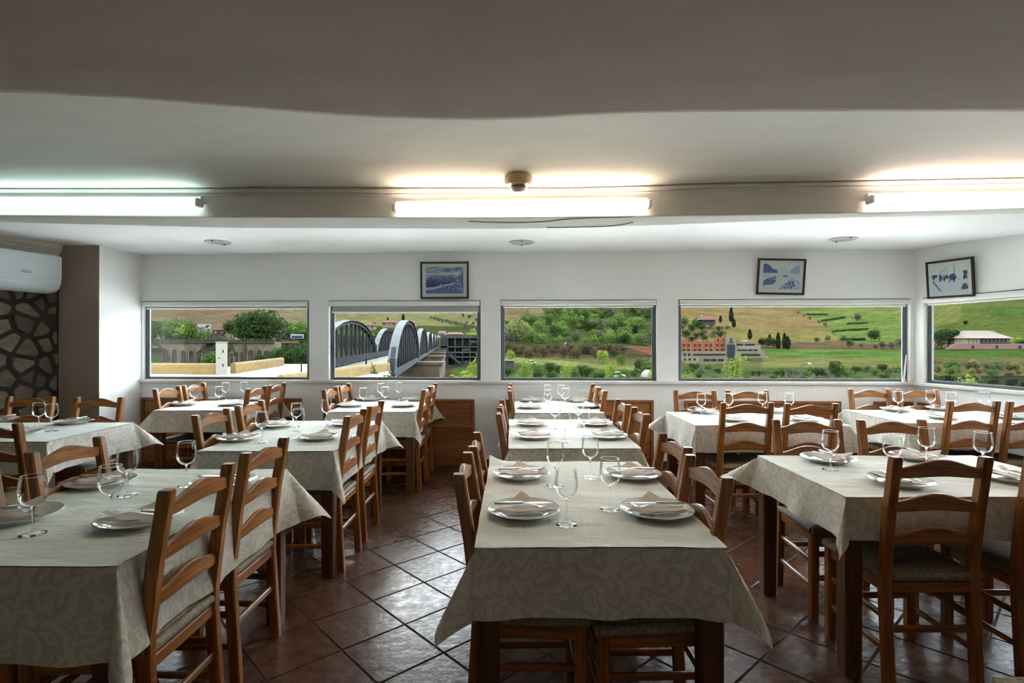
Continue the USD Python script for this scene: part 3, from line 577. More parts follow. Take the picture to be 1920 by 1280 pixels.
for k, seats in SEATS.items():
    x0, x1, y0, y1 = TAB[k]
    for f, a, b in seats:
        j = rng.uniform(-.02, .02)
        if f == '+x': loc, rz = (a + BACK, b, 0), -math.pi / 2
        elif f == '-x': loc, rz = (a - BACK, b, 0), math.pi / 2
        elif f == '+y': loc, rz = (b, a + BACK, 0), 0.0
        else: loc, rz = (b, a - BACK, 0), math.pi
        pos = spot(loc[1] < (y0 + y1) / 2, loc[0] < (x0 + x1) / 2)
        if k == 'L5' and f == '+y': pos = 'single front'
        chair_bank(f'ladder-back rush-seat chair, {pos} place of the {NAMES[k]}', loc, rz + j, GC)
chair_bank('ladder-back chair away from the tables, only its rush seat corner showing at the photo edge', (1.545, 1.30, 0), math.pi / 2 + .05, GC)

# ---------------------------------------------------------------- tables, cloths, paper covers
TOPZ = .752
def sheet_cloth(w, l, drop, tip, seed, flare=.012, rear=1.0):
    """A square-cut cloth over a w x l top with its middle at the origin and its top at z = 0; tip: swing of each hanging corner (radians)."""
    def axis(h, n): 
        inner = np.linspace(-h, h, n); d = np.linspace(0, drop, 13)[1:]
        return np.r_[-(h + d[::-1]), inner, h + d]
    gx, gy = axis(w / 2, 25), axis(l / 2, 33)
    def fn(X, Y):
        sx, sy = np.sign(X), np.sign(Y); ex, ey = np.maximum(np.abs(X) - w/2, 0), np.maximum(np.abs(Y) - l/2, 0)
        bx, by_ = np.clip(X, -w/2, w/2), np.clip(Y, -l/2, l/2)
        r = np.hypot(ex, ey); phi = np.arctan2(ey, ex)
        c = np.where(sx > 0, np.where(sy > 0, tip[0], tip[1]), np.where(sy > 0, tip[2], tip[3]))
        both = (ex > 0) & (ey > 0)
        # flare near a corner carries over a little into the straight sides
        tx = np.clip(1 - (w/2 - np.abs(bx)) / .22, 0, 1); ty = np.clip(1 - (l/2 - np.abs(by_)) / .22, 0, 1)
        al = np.where(both, c * np.sin(2 * phi) ** .8, 0) + flare / drop + np.where(both, 0, .22 * c * (np.where(ex > 0, ty, tx)) ** 2 * (r > 0))
        nse = meshkit.fbm(np.stack([X * 5, Y * 5, np.full_like(X, seed * 3.1)], -1), 2) - .5
        fold = .016 * np.sin((np.where(ex > ey, Y, X)) * (17 + seed % 4) + seed) * (r / drop) ** 1.4 + .030 * nse * (r / drop)
        out = np.maximum(r * np.sin(al) + fold * np.where(both, .5, 1), .001 + .01 * (r / drop))
        cx, cy = np.where(r > 0, np.cos(phi), 0), np.where(r > 0, np.sin(phi), 0) * np.where(sy > 0, rear, 1.0)
        z = -r * np.cos(al) * (1 + .03 * nse)
        rr = np.clip(r / .02, 0, 1); rnd = -.004 * (1 - rr) * 0
        return np.stack([bx + sx * cx * out, by_ + sy * cy * out, z + rnd], -1)
    return grid(gx, gy, fn)
def make_paper(w, l, seed, curl=None):
    x, y = np.linspace(-1, 1, 49), np.linspace(-1, 1, 65)
    def fn(X, Y):
        wob = lambda t, s: .007 * (meshkit.noise(np.stack([t * 6, t * 0 + s, t * 0 + seed], -1)) - .35)
        px = X * (w / 2 + wob(Y, 1.3 + np.sign(X))); py = Y * (l / 2 + wob(X, 5.7 + np.sign(Y)))
        P = np.stack([px * 6, py * 9, np.full_like(px, seed)], -1)
        z = .0012 + .0045 * np.maximum(meshkit.fbm(P, 3) - .38, 0) * 1.6
        e = np.maximum(np.abs(X), np.abs(Y)); z = z + .003 * np.clip((e - .94) / .06, 0, 1) * meshkit.noise(P * 1.5)
        if curl is not None:
            dd = np.hypot(px - curl[0] * w / 2, (py - curl[1] * l / 2) * .9); z = z + .038 * np.clip(1 - dd / .11, 0, 1) ** 2
        return np.stack([px, py, z], -1)
    return grid(x, y, fn)
#            drop, corner swings (+x+y, +x-y, -x+y, -x-y)
CL = {'T1': (.215, (.30, .46, .30, .52)), 'T2': (.215, (.42, .40, .5, .40)), 'T3': (.21, (.4, .36, .4, .36)), 'L1': (.27, (.62, .30, .4, .4)), 'L2': (.225, (.62, .40, .4, .42)), 'L3': (.225, (.70, .34, .4, .42)),
      'L4': (.20, (.55, .40, .4, .62)), 'L5': (.20, (.72, .35, .4, .4)), 'R1': (.175, (.4, .4, .85, .32)), 'R2': (.20, (.4, .55, .85, .30)), 'R3': (.20, (.4, .4, .75, .40))}
tables = {}
def make_table(label, w, l, loc, group):
    t = thing('dining_table', label, 'table', loc, 0, group); h = TOPZ - .003
    part(t, 'table_top', cbox((-w/2 + .004, -l/2 + .004, h - .028), (w/2 - .004, l/2 - .004, h), .004), 'table_wood')
    lg, i = .076, .002
    for sx in (-1, 1):
        for sy in (-1, 1):
            cx, cy = sx * (w/2 - i - lg/2), sy * (l/2 - i - lg/2)
            part(t, 'table_leg', loft([rsec(cx, cy, z, lg/2 * k, lg/2 * k, .008) for z, k in ((0, .9), (.012, .94), (h - .026, 1.0))]), 'table_wood', 35)
    for sx in (-1, 1): part(t, 'apron', cbox((sx * (w/2 - .04) - .012, -l/2 + .09, h - .110), (sx * (w/2 - .04) + .012, l/2 - .09, h - .027), .003), 'table_wood')
    for sy in (-1, 1): part(t, 'apron', cbox((-w/2 + .09, sy * (l/2 - .04) - .012, h - .110), (w/2 - .09, sy * (l/2 - .04) + .012, h - .027), .003), 'table_wood')
    return t
for n, (k, (x0, x1, y0, y1)) in enumerate(TAB.items()):
    w, l, c = x1 - x0, y1 - y0, ((x0 + x1) / 2, (y0 + y1) / 2)
    make_table(f'thick-legged dark wooden table under a cloth, the {NAMES[k]}', w, l, (*c, 0), 'cloth-covered tables')
    d, tip = CL[k]
    solo('tablecloth', sheet_cloth(w, l, d, tip, n + 1, rear=.35 if k in ('T3', 'L3', 'L4') else 1.0), 'damask', f'grey-beige leaf-patterned cloth hanging over the {NAMES[k]}', 'tablecloth', 60, (*c, TOPZ), 0, 'damask tablecloths')
    solo('paper_table_cover', make_paper(w + .004, l + .004, n + 1.5, (-1, 1) if k == 'T1' else None), 'crepe_paper', f'pale crepe paper sheet covering the {NAMES[k]}', 'table paper', True, (*c, TOPZ + .0006), 0, 'paper table covers')
PZ = TOPZ + .0050

# ---------------------------------------------------------------- place settings
def make_plate(label, loc, rot, group):
    t = thing('dinner_plate', label, 'plate', loc, rot, group)
    prof = [(0, .004), (.078, .004), (.086, .002), (.086, .0), (.092, .0), (.094, .004), (.112, .0115), (.134, .0195), (.1362, .0212), (.135, .0225), (.130, .0218), (.110, .0145), (.092, .0082), (.080, .0068), (0, .0068)]
    part(t, 'dish', lathe(prof, 56), 'porcelain', 40)
    part(t, 'rim_line', lathe([(.1318, .0223), (.1345, .02285), (.1345, .0230), (.1318, .0226)], 56), 'rim_line', True, 'thin grey line around the rim')
    return t
def make_napkin(label, loc, rot, group):
    """A paper napkin folded to a triangle, in two leaves, drooping from rim to rim; its point towards +y."""
    ms = []
    for L, (bx, ap, z0) in enumerate(((.122, .118, .0255), (.106, .100, .0285))):
        n = 17; q = np.linspace(0, 1, n)
        def fn(U, V, bx=bx, ap=ap, z0=z0, L=L):
            y = -.054 + .012 * L + V * (ap + .066); x = (U * 2 - 1) * bx * (1 - V) ** .85 * (1 + .02 * np.sin(V * 9))
            r = np.hypot(x, y); z = z0 + .020 * V ** 1.5 - .012 * np.clip(1 - (r / .125) ** 2, 0, 1) + .006 * np.exp(-((V - .22) / .16) ** 2) * (1 - np.abs(U * 2 - 1)) + .0016 * np.sin(x * 60 + L)
            return np.stack([x, y, z], -1)
        up = grid(q, np.linspace(0, .995, n), fn)
        lo = (up[0] - [0, 0, .0014], up[1][:, ::-1]); ms += [up, lo]
    return solo('paper_napkin', cat(*ms), 'napkin_paper', label, 'napkin', 40, loc, rot, group)
def ribbon(path, widths, th, n=6):
    """A flat bar along path (in x, z) of varying width (y)."""
    p = np.asarray(path, float); t = np.gradient(p, axis=0); t /= np.linalg.norm(t, axis=1, keepdims=True); nr = np.stack([-t[:, 1], t[:, 0]], 1)
    R = []
    for (x, z), (nx, nz), w in zip(p, nr, widths):
        h = th / 2; a = w / 2
        R.append([(x + nx * s2 * h, y, z + nz * s2 * h) for y, s2 in ((-a, 0), (-a * .8, -1), (a * .8, -1), (a, 0), (a * .8, 1), (-a * .8, 1))])
    return loft(np.array(R))
def make_fork(label, loc, rot, group):
    t = thing('table_fork', label, 'fork', loc, rot, group)
    px = np.array([-.100, -.096, -.06, -.02, .01, .035, .050, .056]); pz = np.array([.004, .004, .006, .011, .012, .006, .002, .0015])
    part(t, 'handle', ribbon(np.c_[px, pz], [.010, .015, .012, .008, .006, .009, .021, .023], .0024), 'steel', 40)
    qx = np.linspace(.055, .100, 7); qz = .0016 + .014 * ((qx - .055) / .045) ** 1.7
    for k in range(4): part(t, 'tine', moved(ribbon(np.c_[qx, qz], np.linspace(.0040, .0022, 7), .0020), (0, (k - 1.5) * .0062, 0)), 'steel', 40)
    return t
def make_knife(label, loc, rot, group):
    t = thing('table_knife', label, 'knife', loc, rot, group)
    part(t, 'handle', ribbon(np.c_[[-.110, -.106, -.07, -.02, -.005, .0], np.full(6, .006)], [.010, .018, .020, .016, .014, .011], .0075), 'steel', 40)
    bx = [-.002, .01, .03, .06, .085, .100, .106]; part(t, 'blade', ribbon(np.c_[bx, np.full(7, .0055)], [.010, .013, .021, .021, .019, .012, .003], .0016), 'knife_blade', 40)
    return t
def make_glass(label, loc, rot, group):
    t = thing('wine_glass', label, 'glass', loc, rot, group)
    bowl = [(.006, .094), (.018, .098), (.029, .106), (.037, .119), (.0405, .135), (.0408, .150), (.0385, .172), (.0348, .196)]
    part(t, 'bowl', lathe(bowl, 40), 'thin_glass', True)
    rim = []
    a = np.linspace(0, 2 * np.pi, 41)[:-1]; b2 = np.linspace(0, 2 * np.pi, 7)[:-1]
    rr = np.array([[((.0348 + (.0008) * np.cos(q)) * np.cos(p), (.0348 + (.0008) * np.cos(q)) * np.sin(p), .196 + (.0008) * np.sin(q)) for q in b2] for p in np.r_[a, 0]])
    part(t, 'rim', loft(rr, caps=False), 'solid_glass', True)
    foot = [(0, .0008), (.034, .0006), (.0372, .0012), (.0372, .0022), (.030, .0036), (.016, .0062), (.007, .0115), (.0045, .018)]
    part(t, 'foot', lathe(foot, 32), 'foot_glass', 50)
    stem = [(0, .017), (.0045, .018), (.0037, .032), (.0036, .070), (.0044, .086), (.0075, .0945), (.009, .0962), (0, .0972)]
    part(t, 'stem', lathe(stem, 20), 'solid_glass', 50)
    return t
plate_bank, fork_bank, knife_bank, glass_bank = Bank(make_plate), Bank(make_fork), Bank(make_knife), Bank(make_glass)
nap = {'src': None}
def setting(k, fr, sd, p, g, face, turn=0.0):
    """p: plate centre, g: glass foot (None: no glass), face: the diner's direction (radians from +x)."""
    pl = f'{spot(fr, sd)} place, {NAMES[k]}'; z = PZ
    if p is not None:
        r = rng.uniform(-.12, .12) + turn
        plate_bank(f'white dinner plate with napkin, {pl}', (*p, z), rng.uniform(0, 6), 'white dinner plates')
        apex = {'x': 0.0, 'y': math.pi / 2 if math.sin(face) > 0 else -math.pi / 2}['x' if abs(math.cos(face)) > .5 else 'y']
        loc = (*p, z); lb = f'folded paper napkin on the plate, {pl}'
        if nap['src'] is None: nap['src'] = make_napkin(lb, loc, apex + r, 'folded napkins')
        else:
            s = nap['src']; u = UsdGeom.Mesh.Define(stage, numbered('/World', 'paper_napkin')); src = UsdGeom.Mesh(s)
            for at_ in ('points', 'faceVertexCounts', 'faceVertexIndices', 'normals', 'subdivisionScheme'):
                u.GetPrim().CreateAttribute(at_, s.GetAttribute(at_).GetTypeName()).Set(s.GetAttribute(at_).Get())
            u.SetNormalsInterpolation('vertex'); UsdShade.MaterialBindingAPI.Apply(u.GetPrim()).Bind(M['napkin_paper']); place(u, loc, apex + r); tag(u, lb, 'napkin', 'folded napkins')
        d = np.array([math.cos(face), math.sin(face)]); n_ = np.array([-d[1], d[0]]) * (1 if abs(d[0]) > .5 and d[0] > 0 else -1)
        far = -1 if abs(d[0]) > .5 else 1
        fp = np.array(p) + d * .008 + n_ * (-.018 if abs(d[0]) > .5 else .03) ; kp = np.array(p) + d * .0 + n_ * (.022 if abs(d[0]) > .5 else -.02)
        if abs(d[0]) > .5: fp = np.array(p) + d * .01 + [0, -.024]; kp = np.array(p) + [0, .012]
        fork_bank(f'steel fork lying on the napkin, {pl}', (*fp, z + .0300), face + r * .6 + rng.uniform(-.12, .12), 'steel forks')
        knife_bank(f'steel knife lying on the napkin, {pl}', (*kp, z + .0300), face + r * .4 + rng.uniform(-.1, .1), 'steel knives')
    if g is not None: glass_bank(f'empty stemmed wine glass, {pl}', (*g, z - .001), rng.uniform(0, 6), 'stemmed wine glasses')
def lengthwise(k, P, G):
    """P, G: positions in the order front wall-side, rear wall-side, front corner-side, rear corner-side."""
    for (fr, sd), p, g in zip(((1, 1), (0, 1), (1, 0), (0, 0)), P, G): setting(k, fr, sd, p, g, 0.0 if sd else math.pi)
def crosswise(k, P, G):
    for (fr, sd), p, g in zip(((1, 1), (0, 1), (1, 0), (0, 0)), P, G): setting(k, fr, sd, p, g, math.pi / 2 if fr else -math.pi / 2)
def q(u, v): 
    Y = (CAM_Z - PZ) * FPX / (v - 640); return ((u - 960) * Y / FPX, Y)
lengthwise('T1', [q(982, 962), q(978, 893), q(1231, 962), q(1186, 893)], [q(1062, 983), q(1041, 910), q(1144, 954), q(1107, 895)])
lengthwise('T2', [q(1002, 820), q(996, 796), q(1139, 820), q(1116, 796)], [q(1059, 828), q(1041, 803), q(1095, 821), q(1084, 800)])
lengthwise('T3', [q(994, 764), q(998, 752), q(1103, 763), q(1086, 752)], [q(1027, 770), q(1026, 757), q(1060, 766), q(1052, 757)])
lengthwise('L1', [q(30, 972), q(190, 908), q(262, 978), q(420, 908)], [q(62, 1001), q(239, 928), q(208, 974), q(350, 910)])
lengthwise('L2', [q(448, 824), q(520, 799), q(598, 822), q(650, 796)], [q(491, 829), q(556, 806), q(560, 821), q(613, 797)])
lengthwise('L3', [q(658, 761), q(692, 750), q(756, 761), q(775, 750)], [q(681, 765), q(714, 753), q(722, 762), q(748, 751)])
lengthwise('L4', [q(345, 759), q(400, 748), q(434, 759), q(478, 750)], [q(364, 762), q(423, 751), q(411, 761), q(457, 749)])
crosswise('L5', [None, q(-2, 789), q(33, 814), q(137, 793)], [None, q(73, 805), None, q(97, 808)])
crosswise('R1', [q(1686, 906), q(1553, 864), q(1900, 900), q(1722, 860)], [q(1673, 893), q(1557, 880), q(1843, 884), q(1737, 872)])
crosswise('R2', [q(1380, 788), q(1318, 773), q(1510, 788), q(1448, 772)], [q(1366, 779), q(1315, 781), q(1480, 779), q(1430, 777)])
crosswise('R3', [q(1768, 784), q(1682, 770), q(1886, 783), q(1765, 768)], [q(1783, 776), q(1684, 774), q(1845, 776), q(1745, 772)])
# ---------------------------------------------------------------- outdoors: ground
# profiles of the ground along sight directions X/Y = t: (Y, z)
def pv(*yv): return [(Y, CAM_Z + (640 - v) * Y / FPX) for Y, v in yv]
PROF = [(-1.6, [(7, -4), (60, -5)] + pv((150, 690), (240, 676), (300, 660), (340, 640), (560, 575), (900, 520), (1500, 470))),
        (-.68, [(7, -4), (60, -5)] + pv((150, 695), (240, 682), (290, 662), (330, 640), (560, 575), (900, 520), (1500, 470))),
        (-.42, [(7, -4), (60, -5)] + pv((150, 695), (240, 684), (300, 664), (350, 640), (620, 575), (950, 520), (1500, 470))),
        (-.28, [(7, -4), (60, -6)] + pv((120, 712), (200, 696), (300, 670), (400, 640), (640, 600), (860, 560), (1500, 500))),
        (-.12, [(7, -5), (60, -7.5)] + pv((120, 712), (200, 700), (280, 684), (400, 640), (640, 600), (860, 560), (1500, 500))),
        (-.02, [(7, -5), (60, -6.5)] + pv((100, 718), (200, 692), (260, 672), (285, 667), (330, 650), (350, 646), (520, 592), (760, 540), (1500, 480))),
        (.25, [(7, -5), (60, -6.5)] + pv((100, 718), (200, 694), (260, 674), (285, 668), (330, 652), (350, 648), (560, 580), (760, 540), (1500, 480))),
        (.34, [(7, -5), (60, -6.5)] + pv((100, 720), (200, 702), (300, 692), (385, 684), (420, 668), (480, 640), (800, 575), (1100, 545), (1600, 500))),
        (.55, [(7, -5), (60, -6.0)] + pv((100, 716), (200, 694), (300, 676), (410, 655), (450, 648), (520, 632), (800, 578), (1100, 545), (1600, 500))),
        (.74, [(7, -5), (60, -5.5)] + pv((100, 714), (200, 690), (280, 668), (330, 654), (380, 646), (500, 622), (760, 572), (1100, 530), (1600, 480))),
        (.95, [(7, -4), (60, -4.5)] + pv((100, 712), (200, 688), (270, 666), (305, 655), (350, 645), (480, 610), (700, 550), (1100, 510), (1600, 460))),
        (1.9, [(7, -4), (60, -4.5)] + pv((100, 712), (200, 688), (270, 666), (305, 655), (350, 645), (480, 610), (700, 550), (1100, 510), (1600, 460)))]
_pt = np.array([p[0] for p in PROF]); _Yg = np.geomspace(7, 1600, 260)
_Zg = np.array([PchipInterpolator(np.log([a for a, _ in p]), [b for _, b in p], extrapolate=True)(np.log(_Yg)) for _, p in PROF])
_Zt = PchipInterpolator(_pt, _Zg, axis=0)
def ground_z(X, Y, rough=True):
    X, Y = np.asarray(X, float), np.asarray(Y, float); t = np.clip(X / Y, -1.6, 1.9); f = np.interp(np.log(Y), np.log(_Yg), np.arange(260)); i = np.clip(f.astype(int), 0, 258); w = f - i
    Z = _Zt(t.ravel()); r = np.arange(t.size)
    z = (Z[r, i.ravel()] * (1 - w.ravel()) + Z[r, i.ravel() + 1] * w.ravel()).reshape(t.shape)
    if rough: z = z + (meshkit.fbm(np.stack([X / 22, Y / 22, X * 0], -1), 3) - .5) * np.clip((Y - 40) / 300, 0, 1) * 2.2
    return z
tg, Yt = np.linspace(-1.25, 1.5, 560), np.geomspace(7.2, 1560, 300)
Tm, Ym = np.meshgrid(tg, Yt, indexing='ij'); Xm = Tm * Ym; Zm = ground_z(Xm, Ym)
U, V = 960 + FPX * Tm, 640 - (Zm - CAM_Z) * FPX / Ym
col = np.zeros(U.shape + (3,)); col[:] = ext(112, 112, 66)
FIELDS = [  # outline of a field as seen from the terrace, traced onto the hillside: colour of its crop or soil
    ([(-300, 300), (590, 300), (590, 700), (-300, 700)], (132, 112, 84)), ([(200, 655), (600, 640), (600, 760), (200, 760)], (74, 86, 48)),
    ([(455, 560), (600, 540), (600, 612), (520, 618)], (140, 126, 92)), ([(300, 300), (620, 300), (620, 540), (200, 560)], (128, 116, 82)),
    ([(600, 300), (945, 300), (945, 640), (600, 640)], (142, 140, 84)), ([(600, 610), (905, 612), (905, 720), (600, 720)], (84, 92, 50)), ([(600, 655), (850, 652), (850, 760), (600, 760)], (96, 86, 60)), ([(850, 690), (905, 690), (905, 740), (850, 740)], (96, 116, 56)),
    ([(935, 560), (985, 560), (990, 600), (935, 612)], (134, 118, 80)), ([(990, 540), (1052, 560), (1015, 595), (990, 590)], (152, 132, 96)),
    ([(1000, 300), (1250, 300), (1250, 655), (935, 655), (935, 612), (1010, 596), (1055, 560)], (86, 102, 48)), ([(930, 648), (1250, 648), (1250, 672), (930, 668)], (98, 86, 62)),
    ([(930, 668), (1000, 672), (1130, 682), (1250, 690), (1250, 700), (1120, 694), (1000, 682), (930, 676)], (140, 150, 72)), ([(930, 680), (1250, 698), (1250, 780), (930, 780)], (84, 104, 50)),
    ([(1260, 300), (1500, 300), (1530, 585), (1590, 640), (1450, 650), (1260, 640)], (150, 128, 76)), ([(1330, 622), (1580, 618), (1590, 645), (1330, 645)], (146, 134, 70)),
    ([(1490, 300), (1720, 300), (1720, 650), (1590, 650), (1545, 612), (1490, 570)], (120, 140, 62)), ([(1660, 560), (1720, 560), (1720, 600), (1690, 610)], (142, 140, 78)),
    ([(1500, 300), (1730, 300), (1730, 560), (1500, 560)], (122, 136, 64)), ([(1420, 640), (1720, 644), (1720, 655), (1420, 655)], (122, 100, 74)), ([(1430, 654), (1725, 656), (1725, 676), (1430, 668)], (104, 138, 56)), ([(1430, 666), (1725, 676), (1725, 694), (1430, 690)], (130, 132, 68)), ([(1260, 688), (1725, 690), (1725, 780), (1260, 780)], (96, 110, 60)),
    ([(1725, 300), (2300, 300), (2300, 650), (1725, 650)], (102, 118, 50)), ([(1725, 520), (1800, 560), (1800, 600), (1725, 620)], (128, 132, 62)), ([(1850, 575), (2200, 570), (2200, 590), (1850, 590)], (84, 112, 44)), ([(1725, 654), (2300, 654), (2300, 672), (1725, 672)], (88, 118, 46)), ([(1725, 670), (2300, 670), (2300, 708), (1725, 708)], (118, 112, 62)), ([(1725, 704), (2300, 704), (2300, 900), (1725, 900)], (60, 70, 44))]
for pts_, c in FIELDS:
    msk = shapely.contains_xy(sg.Polygon(pts_), U, V); col[msk] = ext(*c)
P3 = np.stack([Xm / 30, Ym / 30, Xm * 0], -1); nz = meshkit.fbm(P3, 4, 3)[..., None]; n2 = meshkit.fbm(P3 * [5, 1.2, 1], 3, 9)[..., None]
rows = (np.sin(Zm * 2.4 + 2 * nz[..., 0]) * .10)[..., None] * ((Ym > 330)[..., None])       # planted rows follow the contours
col = col * (1 + (nz - .5) * .55 + (n2 - .5) * .5 + rows)
i, j = np.meshgrid(np.arange(len(tg) - 1), np.arange(len(Yt) - 1), indexing='ij'); mN = len(Yt)
fq = np.stack([i*mN + j, (i+1)*mN + j, (i+1)*mN + j + 1, i*mN + j + 1], -1).reshape(-1, 4); fq = np.vstack([fq[:, [0, 1, 2]], fq[:, [0, 2, 3]]])
mat('hillside_look', {'a': ('attribute', {'attribute': 'tint'}), 'g': ('geometry', {}), 'n': ('noise_texture', {'scale': .35, 'detail': 6., 'roughness': .7}), 'mr': ('map_range', {'from_min': .3, 'from_max': .7, 'to_min': .55, 'to_max': 1.4}), 'm': ('mix_color', {'blend_type': 'multiply', 'fac': 1.0, 'use_clamp': False}), 'p': ('diffuse_bsdf', {})},
    [('g.position', 'n.vector'), ('n.fac', 'mr.value'), ('a.color', 'm.a'), ('mr.result', 'm.b'), ('m.result', 'p.color')])
hs = struct('hillside', (np.stack([Xm, Ym, Zm], -1).reshape(-1, 3), fq), 'hillside_look', 'terraced river valley hillside seen through the windows', smooth=True)
UsdGeom.PrimvarsAPI(hs).CreatePrimvar('tint', Sdf.ValueTypeNames.Color3fArray, 'vertex').Set([Gf.Vec3f(*map(float, c)) for c in col.reshape(-1, 3)])

def em(name, c, c2=None, scale=(1, 1, 1), rough=.8, **kw):
    pm(name, ext(*c), rough, col2=None if c2 is None else ext(*c2), scale=scale, space='position', specular_ior_level=kw.pop('spec', .04), **kw)
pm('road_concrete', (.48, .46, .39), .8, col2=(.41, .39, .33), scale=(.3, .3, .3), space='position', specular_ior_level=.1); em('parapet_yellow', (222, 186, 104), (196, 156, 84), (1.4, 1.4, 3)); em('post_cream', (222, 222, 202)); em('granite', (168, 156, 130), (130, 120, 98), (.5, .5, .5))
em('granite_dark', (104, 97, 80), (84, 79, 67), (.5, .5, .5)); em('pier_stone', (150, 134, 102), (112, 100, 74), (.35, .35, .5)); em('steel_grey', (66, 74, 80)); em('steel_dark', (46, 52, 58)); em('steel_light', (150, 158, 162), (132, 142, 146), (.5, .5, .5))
em('deck_asphalt', (190, 186, 170)); em('concrete_grey', (104, 108, 104), (84, 88, 86), (.3, .3, .3)); em('window_dark', (44, 50, 50), rough=.3); em('orange_plaster', (206, 112, 64)); em('beige_plaster', (176, 164, 134)); em('beige_light', (190, 178, 150)); em('stair_glass', (64, 76, 86), rough=.2)
em('emblem_maroon', (92, 56, 52)); em('roof_tile', (178, 110, 82), (150, 90, 66), (1, 1, 1)); em('roof_pale', (206, 182, 160)); em('roof_stripe', (150, 118, 104)); em('pink_plaster', (190, 142, 132)); em('cream_plaster', (226, 206, 166)); em('white_plaster', (236, 230, 216)); em('car_white', (235, 235, 235), rough=.3); em('car_red', (190, 80, 70), rough=.3); em('car_dark', (50, 52, 56), rough=.3)
em('sign_white', (206, 214, 214)); em('sign_blue', (66, 120, 178)); em('sign_maroon', (92, 48, 62)); em('sign_lilac', (168, 140, 156)); em('sign_green', (112, 150, 84)); em('board_brown', (150, 120, 74)); em('lamp_pole', (120, 126, 120)); em('lamp_white', (230, 232, 226)); em('bark', (84, 70, 52))

# ---------------------------------------------------------------- trees
def leaf_mat(name, c1, c2, tr=.35):
    a, b = [tuple(1.7 * np.array(ext(*c))) for c in (c1, c2)]
    mat(name, {'tc': ('texture_coordinate', {}), 'g': ('geometry', {}), 'r': ('rgb_ramp', {'ramp': [(0, a), (1, b)]}), 'd': ('diffuse_bsdf', {}), 't': ('translucent_bsdf', {}), 'mx': ('mix_closure', {'fac': tr})},
        [('g.random_per_island', 'r.fac'), ('r.color', 'd.color'), ('r.color', 't.color'), ('d.BSDF', 'mx.closure1'), ('t.BSDF', 'mx.closure2')], surface='mx.closure')
leaf_mat('leaf_mid', (94, 126, 50), (146, 176, 80)); leaf_mat('leaf_fresh', (118, 152, 58), (176, 196, 92)); leaf_mat('leaf_dark', (64, 88, 44), (104, 132, 64)); leaf_mat('leaf_light', (150, 178, 58), (204, 218, 100)); leaf_mat('leaf_olive', (112, 120, 88), (150, 156, 122)); leaf_mat('leaf_cypress', (40, 54, 34), (62, 78, 46)); leaf_mat('leaf_brown', (104, 90, 64), (136, 118, 88)); leaf_mat('leaf_yellow', (150, 156, 84), (182, 186, 112)); leaf_mat('leaf_white', (206, 196, 176), (228, 222, 206))
def leaves(P, N, size, r):
    n = len(P); a = r.normal(size=(n, 3)); a = a - (a * N).sum(1, keepdims=True) * N * .5; a /= np.linalg.norm(a, axis=1, keepdims=True)
    b = np.cross(N + r.normal(size=(n, 3)) * .5, a); b /= np.linalg.norm(b, axis=1, keepdims=True); s = size * r.uniform(.6, 1.25, (n, 1))
    v = np.stack([P - a * s, P + b * s * .45, P + a * s, P - b * s * .45], 1).reshape(-1, 3); k = np.arange(n)[:, None] * 4
    return v, np.vstack([k + [0, 1, 2], k + [0, 2, 3]])
def crown(kind, r, n):
    """Leaves of a crown of about unit height standing on z = 0."""
    P, N = [], []
    if kind == 'cypress':
        z = r.uniform(.04, 1, n); rad = .13 * np.sin(np.pi * np.clip(z, 0, 1) ** .75) ** .8 * r.uniform(.75, 1.05, n) + .008; a = r.uniform(0, 6.283, n)
        P = np.c_[rad * np.cos(a), rad * np.sin(a), z]; N = np.c_[np.cos(a), np.sin(a), np.full(n, .5)]
    elif kind == 'poplar':                                   # upright sprays swept by the wind
        m = 60; base = np.c_[r.normal(0, .12, m), r.normal(0, .12, m), r.uniform(.10, .72, m)]; d = np.c_[r.normal(.28, .16, m), r.normal(0, .18, m), np.ones(m)]; d /= np.linalg.norm(d, axis=1, keepdims=True); L = r.uniform(.22, .42, m)
        k = r.integers(0, m, n); t = r.uniform(0, 1, n); P = base[k] + d[k] * (L[k] * t)[:, None] + r.normal(0, .035, (n, 3)) * (1.1 - t)[:, None]; N = r.normal(size=(n, 3)) + [.3, 0, .5]
    else:
        m = 15 if kind == 'tree' else 11; zc = .56 if kind == 'tree' else .34
        C = r.normal(size=(m, 3)); C /= np.linalg.norm(C, axis=1, keepdims=True); C *= r.uniform(.12, .36, (m, 1)) * ([1, 1, .85] if kind == 'tree' else [1.25, 1.25, .6]); C[:, 2] += zc; R = r.uniform(.13, .23, m)
        k = r.integers(0, m, n); D = r.normal(size=(n, 3)); D /= np.linalg.norm(D, axis=1, keepdims=True); P = C[k] + D * (R[k] * r.uniform(.7, 1.05, n))[:, None]; P[:, 2] = np.abs(P[:, 2]); N = D
    P = np.asarray(P); P[:, 2] *= 1 / np.percentile(P[:, 2], 99.3)
    N = np.asarray(N, float); N /= np.linalg.norm(N, axis=1, keepdims=True)
    return np.asarray(P), N
KIND = {}
ORD = 'first second third fourth fifth sixth seventh eighth ninth tenth eleventh twelfth thirteenth fourteenth fifteenth sixteenth'.split()
def mark(u, *L):
    """The landmark phrase that holds at picture column u: (limit, phrase) pairs."""
    return next(p for lim, p in L if u < lim)
